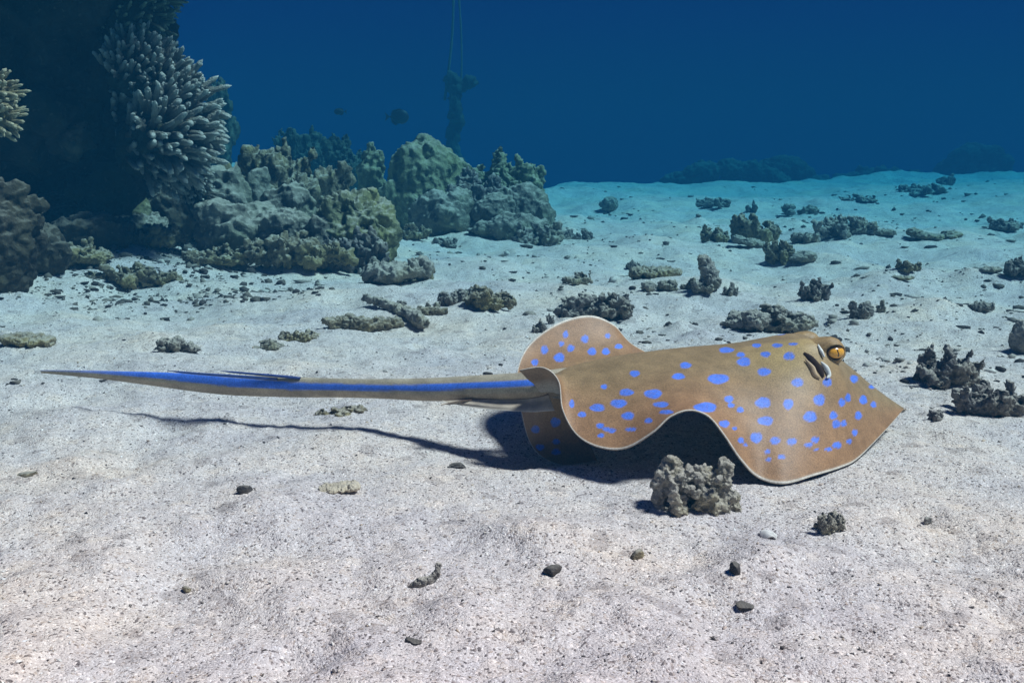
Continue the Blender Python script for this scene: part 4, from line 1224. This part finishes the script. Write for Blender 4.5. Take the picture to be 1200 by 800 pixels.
# ------------------------------------------------------------------ branching corals on the reef
def finger_mesh(seed, stout=1.0):
    r = random.Random(seed)
    n, ns_ = 12, 10
    v = []; f = []
    bend = np.array([r.uniform(-.12, .12), r.uniform(-.12, .12)])
    t = np.linspace(0, 1, n)
    path = np.stack([bend[0] * t ** 2 * 1.0, bend[1] * t ** 2, t], 1)
    rad = .13 * stout * (1.05 - .35 * t) * np.sqrt(np.clip(1 - np.maximum(t - .86, 0) ** 2 / .0205, .02, 1))
    tv_, tf_, a, b = tube(path, rad, ns_, twist_up=(.3, .9, .1))
    tv_[:-2] *= (1 + .05 * pnoise(tv_[:-2] * 14 + seed))[:, None]
    allv, allf = [tv_], [tf_, np.array(a), np.array(b)]
    off = len(tv_)
    vi, fi = ico(1)
    for k in range(10):                      # corallite nubs
        tt_ = r.uniform(.2, .92); th = r.uniform(0, 6.28)
        c = np.array([bend[0] * tt_ ** 2, bend[1] * tt_ ** 2, tt_]); rr = .13 * stout * (1.05 - .35 * tt_)
        q = vi * .036 * r.uniform(.8, 1.3) * np.array([1, 1, 1.7]) + c + np.array([math.cos(th), math.sin(th), .2]) * rr * .95
        allv.append(q); allf.append(np.concatenate([fi, fi[:, 2:]], 1) + off); off += len(q)
    for k in range(r.choice([0, 1, 1, 2])):  # side shoot
        th = r.uniform(0, 6.28); t0 = r.uniform(.25, .5); ln = r.uniform(.25, .4)
        p0 = np.array([0, 0, t0]); dv_ = np.array([math.cos(th) * .75, math.sin(th) * .75, .75])
        pth = p0 + dv_ * np.linspace(0, ln, 6)[:, None]
        q, ff, a, b = tube(pth, .085 * stout * np.array([1.1, 1, .95, .85, .7, .3]), 8, twist_up=(.3, .1, .9))
        allv.append(q); allf += [ff + off, np.array(a) + off, np.array(b) + off]; off += len(q)
    v = np.concatenate(allv); f = np.concatenate(allf)
    bm = bmesh.new(); vs = [bm.verts.new(p) for p in v]
    for q in f:
        ids = list(dict.fromkeys(int(k) for k in q))
        if len(ids) > 2:
            try: bm.faces.new([vs[k] for k in ids]).smooth = True
            except ValueError: pass
    me = bpy.data.meshes.new('branch'); bm.to_mesh(me); bm.free()
    return me


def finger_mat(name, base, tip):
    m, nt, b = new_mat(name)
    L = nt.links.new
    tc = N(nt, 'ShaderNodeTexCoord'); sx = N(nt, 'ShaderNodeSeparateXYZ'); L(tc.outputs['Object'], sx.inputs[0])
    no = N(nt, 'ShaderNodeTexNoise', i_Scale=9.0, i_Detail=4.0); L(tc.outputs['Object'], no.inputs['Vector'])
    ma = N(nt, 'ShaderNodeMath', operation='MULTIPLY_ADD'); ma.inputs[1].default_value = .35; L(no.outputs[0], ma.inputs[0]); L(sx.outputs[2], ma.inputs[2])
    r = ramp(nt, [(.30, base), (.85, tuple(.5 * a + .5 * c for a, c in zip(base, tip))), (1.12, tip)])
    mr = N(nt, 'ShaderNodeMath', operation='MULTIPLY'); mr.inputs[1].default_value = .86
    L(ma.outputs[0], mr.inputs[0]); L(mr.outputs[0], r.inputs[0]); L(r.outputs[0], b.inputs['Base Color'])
    b.inputs['Roughness'].default_value = .75; b.inputs['Specular IOR Level'].default_value = .2
    vo = N(nt, 'ShaderNodeTexVoronoi', i_Scale=26.0); L(tc.outputs['Object'], vo.inputs['Vector'])
    bp = N(nt, 'ShaderNodeBump', i_Strength=.5, i_Distance=.03); L(vo.outputs['Distance'], bp.inputs['Height']); L(bp.outputs[0], b.inputs['Normal'])
    return m


FING = [finger_mesh(k, 1.0) for k in range(5)]
FINGB = [me.copy() for me in FING]; FINGC = [me.copy() for me in FING]
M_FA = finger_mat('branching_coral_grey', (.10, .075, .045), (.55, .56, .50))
M_FB = finger_mat('branching_coral_green', (.08, .08, .045), (.36, .40, .26))
M_FC = finger_mat('branching_coral_cream', (.30, .24, .12), (.66, .58, .40))
for a, b, c in zip(FING, FINGB, FINGC):
    a.materials.append(M_FA); b.materials.append(M_FB); c.materials.append(M_FC)


def colony(domes, aim, n, ln, seed, label, meshes, base_mat, jit=.16):
    """lumpy bases from which fingers grow outward, more to where `aim` points; domes are (px, py, distance, radius in pixels)"""
    r = random.Random(seed)
    C = [P(x, y, d) for x, y, d, _ in domes]; Rd = [q * d / FPX for _, _, d, q in domes]
    c0 = sum(C) / len(C); s = domes[0][2] / FPX
    root = empty('branching_coral', c0)
    tag(root, label, 'coral', 'branching corals on the reef wall')
    bm = bmesh.new()
    for c, rd in zip(C, Rd):
        bm_ball(bm, c - c0, (rd * .92,) * 3, 3)
        for _ in range(4):
            q = np.array([r.gauss(0, 1) for _ in range(3)]); q /= np.linalg.norm(q)
            bm_ball(bm, c - c0 + q * rd * .5, rd * .45, 2)
    base = fuse(bm, max(Rd) / 16, 'coral_base'); roughen(base, max(Rd) * 2, seed, .05, .03, 4)
    mesh_obj('base', base, base_mat, root)
    aim = np.array(aim, float); aim /= np.linalg.norm(aim)
    pts = []; tries = 0
    area = sum(rd * rd for rd in Rd)
    gap = 2.0 * math.sqrt(area / n)
    while len(pts) < n and tries < 30000:
        tries += 1
        k = r.choices(range(len(C)), [rd * rd for rd in Rd])[0]
        q = np.array([r.gauss(0, 1) for _ in range(3)]); q /= np.linalg.norm(q)
        if q @ aim < -.35 + .3 * r.random(): continue
        p = C[k] + q * Rd[k] * .82
        if any(np.linalg.norm(p - C[m]) < Rd[m] * .80 for m in range(len(C)) if m != k): continue
        if any(np.linalg.norm(p - o[0]) < gap for o in pts):
            if tries % 50 == 0: gap *= .96
            continue
        pts.append((p, q))
    for p, q in pts:
        o = bpy.data.objects.new('branch', r.choice(meshes)); COL.objects.link(o); o.parent = root
        o.location = p - c0
        dv_ = q * .65 + aim * .6 + np.array([r.gauss(0, jit), r.gauss(0, jit), r.gauss(0, jit)]); dv_ /= np.linalg.norm(dv_)
        o.rotation_euler = Vector(dv_).to_track_quat('Z', 'Y').to_euler()
        L_ = ln * s * r.uniform(.6, 1.25)
        t_ = ln * s * r.uniform(.66, .95)
        o.scale = (t_, t_, L_)
    return root


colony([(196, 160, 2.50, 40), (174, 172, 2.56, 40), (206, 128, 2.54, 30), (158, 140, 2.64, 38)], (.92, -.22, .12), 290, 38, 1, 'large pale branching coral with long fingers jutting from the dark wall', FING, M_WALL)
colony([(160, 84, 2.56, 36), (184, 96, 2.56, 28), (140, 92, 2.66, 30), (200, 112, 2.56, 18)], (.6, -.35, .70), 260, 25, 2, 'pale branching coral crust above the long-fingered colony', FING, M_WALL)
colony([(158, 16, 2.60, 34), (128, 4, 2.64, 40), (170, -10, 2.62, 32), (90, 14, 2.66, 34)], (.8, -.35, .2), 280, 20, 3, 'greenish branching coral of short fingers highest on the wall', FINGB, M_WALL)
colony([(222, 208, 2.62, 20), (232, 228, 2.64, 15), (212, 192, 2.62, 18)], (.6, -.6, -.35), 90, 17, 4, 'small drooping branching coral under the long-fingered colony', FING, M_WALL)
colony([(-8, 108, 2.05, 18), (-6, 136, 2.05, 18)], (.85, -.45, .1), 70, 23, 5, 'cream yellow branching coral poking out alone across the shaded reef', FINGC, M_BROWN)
# dim corals just seen behind the long fingers
rock_at('reef_rock', 'knobbly', 255, 200, 46, 104, 4.9, M_FAR, 'dim green coral just showing behind the long coral fingers', 161, n=30, fat=.07, length=.4, up=1.0, res=56)

# ------------------------------------------------------------------ far reef beyond the sand edge
FARR = [(852, 224, 150, 42, 10.2, 'low dark far reef rising behind the sand edge', 171, dict(n=60, fat=.035, length=.16, up=.6, core=.85, res=110, depth=.35)),
        (918, 222, 70, 44, 10.8, 'ragged taller hump at the end of the low far reef', 172, dict(n=34, fat=.06, length=.3, up=1.0, core=.7, res=70, depth=.5)),
        (1144, 208, 76, 44, 12.2, 'domed hazy reef hump far beyond the sand', 173, dict(n=34, fat=.07, length=.26, up=.8, core=.75, res=64, depth=.6)),
        (1028, 218, 190, 26, 11.8, 'long thin hazy reef band linking the two far humps', 174, dict(n=70, fat=.025, length=.1, up=.5, core=.9, res=130, depth=.2))]
for (px, py, w, h, d, lab, sd, kw) in FARR:
    s = d / FPX
    p = P(px, py, d); g0 = hz(p[0], p[1])
    zt = (P(px, py - h, d)[2] - g0)
    bm = bmesh.new(); r = random.Random(sd)
    for k in range(46):
        t = r.uniform(-1, 1)
        hh_ = zt * (1 - .30 * abs(t) ** 2.5) * r.uniform(.90, 1.0)
        rx = r.uniform(6, 13) * s
        y_ = r.uniform(-.25, .25) * w * s * kw['depth']
        bm_ball(bm, (t * w / 2 * s * .9, y_, hh_ - rx * .8), (rx * 1.2, rx, rx * .8), 2)
        bm_rock(bm, (t * w / 2 * s * .9, y_, hh_ * .42), (rx * 1.3, rx * 1.2, hh_ * .45), r, 1, .2)
    me = fuse(bm, w * s / 110, 'far_reef'); roughen(me, w * s * .6, sd, .03, .02, 6)
    tag(mesh_obj('far_reef', me, M_FAR, None, (p[0], p[1], g0 - .02)), lab, 'reef')

# mooring: a coral-grown post with two ropes going up
d = 8.2
s = d / FPX
pb = P(531, 165, d)
post = empty('mooring_post', (pb[0], pb[1], hz(pb[0], pb[1])))
tag(post, 'overgrown mooring post with ropes rising into the blue behind the farther pile', 'mooring')
bm = bmesh.new(); r_ = random.Random(9)
z0 = 0; zt = P(535, 95, d)[2] - hz(pb[0], pb[1])
for k in range(16):
    t = k / 15
    bm_ball(bm, (r_.uniform(-.5, .5) * 7 * s + (2 * s if t > .6 else 0), r_.uniform(-5, 5) * s, z0 + zt * t), ((13 + r_.uniform(-4, 4) - 6 * t) * s, 10 * s, 12 * s), 2)
bm_ball(bm, (20 * s, 0, zt), (9 * s, 8 * s, 8 * s), 2); bm_ball(bm, (12 * s, 0, zt * .96), (9 * s, 8 * s, 7 * s), 2)
me = fuse(bm, 2.2 * s, 'post'); roughen(me, 60 * s, 3, .06, .04, 4)
mesh_obj('post', me, rock_mat('overgrown_post', (.03, .035, .03), (.08, .085, .07), (.06, .07, .05), 6, .1), post)
M_ROPE = flat_mat('old_rope', (.13, .14, .12), .9)
for pix, rr in (([(521, 118), (526, 80), (530, 40), (531.5, 0), (532, -30)], 1.5), ([(540, 110), (541, 70), (540, 30), (538, 0), (537, -30)], 1.1)):
    u = np.linspace(0, 4, 60)
    path = cr(np.array([P(x, y, d) for x, y in pix]), u)
    path = path - np.array([pb[0], pb[1], hz(pb[0], pb[1])])
    tw = np.repeat((rr * s * (1 + .35 * fbm(path * 60, 2)))[:, None], 2, 1)
    v, f, f0, f1 = tube(path, tw, 8, twist_up=(0.1, .9, 0))
    mesh_obj('rope', np_mesh('rope', v, f), M_ROPE, post)


# fish
def fish(px, py, d, Lpx, face, label, tall):
    s = d / FPX; Ln = Lpx * s
    root = empty('fish', P(px, py, d)); tag(root, label, 'fish', 'small dark fish over the reef')
    n, ns_ = 26, 16
    t = np.linspace(0, 1, n)
    hgt = tall * Ln * (np.sin(np.clip(t * 1.12, 0, 1) ** .75 * math.pi) ** .8 * .5 + .035)
    path = np.stack([(t - .5) * Ln * .8, 0 * t, 0 * t], 1)
    v, f, a, b = tube(path, np.stack([hgt * .42, hgt], 1), ns_)
    m = flat_mat('fish_skin', (.018, .018, .022), .5)
    mesh_obj('body', np_mesh('fish_body', v, f), m, root)
    def fin(name, poly):
        bm = bmesh.new()
        lo = [bm.verts.new((x * Ln, -.006 * Ln, z * Ln)) for x, z in poly]; hi = [bm.verts.new((x * Ln, .006 * Ln, z * Ln)) for x, z in poly]
        bm.faces.new(lo); bm.faces.new(hi[::-1])
        for k in range(len(poly)):
            j = (k + 1) % len(poly); bm.faces.new((lo[j], lo[k], hi[k], hi[j]))
        me = bpy.data.meshes.new(name); bm.to_mesh(me); bm.free(); mesh_obj(name, me, m, root)
    fin('tail_fin', [(.36, .03), (.52, .17), (.47, 0), (.52, -.17), (.36, -.03)])
    fin('dorsal_fin', [(-.22, tall * .40), (-.05, tall * .62), (.22, tall * .50), (.30, tall * .14), (.1, tall * .3)])
    fin('anal_fin', [(-.05, -tall * .44), (.12, -tall * .66), (.26, -tall * .42), (.30, -tall * .12), (.1, -tall * .3)])
    root.rotation_euler = (0, 0, 0 if face < 0 else math.pi)


fish(398, 131, 6.0, 16, -1, 'tiny dark fish hovering over the gap between the rock piles', .42)
fish(467, 137, 6.4, 30, 1, 'dark triangular fish hovering over the domed coral head', .50)


# ------------------------------------------------------------------ shell grit and coral crumbs strewn on the sand
def grit(n, seed, ymin, ymax, smin, smax, name):
    rs = np.random.RandomState(seed)
    y = ymin * np.exp(rs.rand(n) * math.log(ymax / ymin))
    x = (rs.rand(n) * 2 - 1) * .60 * (y + .12)
    z = height(x, y)
    base = np.array([[1, 0, 0], [-.6, .8, 0], [-.5, -.8, 0], [.1, 0, .9], [0, .1, -.6]])
    fc = np.array([[0, 1, 3], [1, 2, 3], [2, 0, 3], [1, 0, 4], [2, 1, 4], [0, 2, 4]])
    sz = smin * (smax / smin) ** (rs.rand(n) ** 2.6)
    sz = sz * np.clip(y, .8, 2.2) ** .5
    sc = np.stack([sz * rs.uniform(.7, 1.6, n), sz * rs.uniform(.4, 1, n), sz * rs.uniform(.25, .8, n)], 1)
    v = base[None] * sc[:, None, :] * (1 + .35 * rs.randn(n, 5, 1))
    a = rs.rand(n) * 6.283; tl = rs.randn(n) * .5
    c, s_ = np.cos(tl), np.sin(tl)
    vx, vz = v[..., 0] * c[:, None] - v[..., 2] * s_[:, None], v[..., 0] * s_[:, None] + v[..., 2] * c[:, None]
    c, s_ = np.cos(a), np.sin(a)
    px_, py_ = vx * c[:, None] - v[..., 1] * s_[:, None], vx * s_[:, None] + v[..., 1] * c[:, None]
    V = np.stack([px_ + x[:, None], py_ + y[:, None], vz + z[:, None] + sc[:, 2:3] * .15], 2).reshape(-1, 3)
    F = (fc[None] + (np.arange(n) * 5)[:, None, None]).reshape(-1, 3)
    pal = np.array([[.75, .71, .66], [.62, .55, .48], [.50, .40, .30], [.10, .085, .08], [.22, .19, .17], [.06, .05, .05], [.85, .83, .80], [.48, .38, .32]])
    k = rs.choice(len(pal), n, p=[.28, .20, .08, .13, .11, .06, .10, .04])
    C = np.repeat(pal[k] * rs.uniform(.8, 1.15, (n, 1)), 5, 0).clip(.01, 1)
    me = np_mesh(name, V, F, False, C)
    return me


M_GRIT = attr_mat('shell_grit', .8, .25)
tag(mesh_obj('shell_grit', grit(46000, 11, .42, 3.2, .0004, .0023, 'shell_grit'), M_GRIT), 'loose shell grit and coral crumbs strewn over the sand', 'shell grit', kind='stuff')

def crumbs(n, seed):
    rs = np.random.RandomState(seed)
    vi, fi = ico(1)
    y = 1.25 * np.exp(rs.rand(n) * math.log(7.5 / 1.25)); x = (rs.rand(n) * 2 - 1) * .58 * y
    m_ = n // 4                                          # thicker litter along the foot of the reef
    y[:m_] = rs.uniform(1.95, 2.9, m_); x[:m_] = rs.uniform(-1.35, -.45, m_) * (y[:m_] / 2.6)
    patch = pnoise(np.stack([x * 1.6, y * 1.6, 0 * x], 1))
    patch[:m_] += .22
    k = patch + rs.rand(n) * .5 > .22
    x, y = x[k], y[k]; n = len(x)
    z = height(x, y)
    sz = .0012 * (4.6 ** (rs.rand(n) ** 2.4)) * np.clip(y, 1, 4) ** .75
    V = vi[None] * (1 + .55 * rs.uniform(-1, 1, (n, len(vi), 1))) * (sz[:, None] * np.stack([rs.uniform(.8, 1.9, n), rs.uniform(.6, 1.2, n), rs.uniform(.4, .9, n)], 1))[:, None, :]
    a = rs.rand(n) * 6.283; c, s_ = np.cos(a)[:, None], np.sin(a)[:, None]
    V = np.stack([V[..., 0] * c - V[..., 1] * s_ + x[:, None], V[..., 0] * s_ + V[..., 1] * c + y[:, None], V[..., 2] + z[:, None] + sz[:, None] * .2], 2).reshape(-1, 3)
    F = (fi[None] + (np.arange(n) * len(vi))[:, None, None]).reshape(-1, 3)
    pal = np.array([[.12, .105, .095], [.20, .175, .15], [.07, .06, .058], [.40, .36, .31], [.62, .58, .53]])
    C = np.repeat(pal[rs.choice(5, n, p=[.34, .22, .2, .14, .1])] * rs.uniform(.75, 1.2, (n, 1)), len(vi), 0)
    return np_mesh('coral_crumbs', V, F, False, C.clip(.01, 1))


tag(mesh_obj('coral_crumbs', crumbs(5600, 4), attr_mat('crumb', .9, .1, .3, .4, 300)), 'scattered dark coral crumbs too small to count', 'coral crumbs', kind='stuff')

# ------------------------------------------------------------------ the water
bm = bmesh.new()
bmesh.ops.create_cube(bm, size=1.0)
me = bpy.data.meshes.new('haze'); bm.to_mesh(me); bm.free()
hz_o = mesh_obj('haze', me, None, None, (0, 27.0, (1.38 - 6.0) / 2))
hz_o.scale = (320, 70, 7.38)
m = bpy.data.materials.new('sea_water'); m.use_nodes = True
nt = m.node_tree; nt.nodes.clear()
out = nt.nodes.new('ShaderNodeOutputMaterial'); vol = nt.nodes.new('ShaderNodeVolumePrincipled')
vol.inputs['Color'].default_value = (.004, .033, .066, 1)
vol.inputs['Density'].default_value = .47
vol.inputs['Absorption Color'].default_value = (0, .45, .62, 1)
vol.inputs['Anisotropy'].default_value = 0.0
nt.links.new(vol.outputs[0], out.inputs['Volume'])
me.materials.append(m)
tag(hz_o, 'blue sea water filling the whole scene', 'water', kind='stuff')
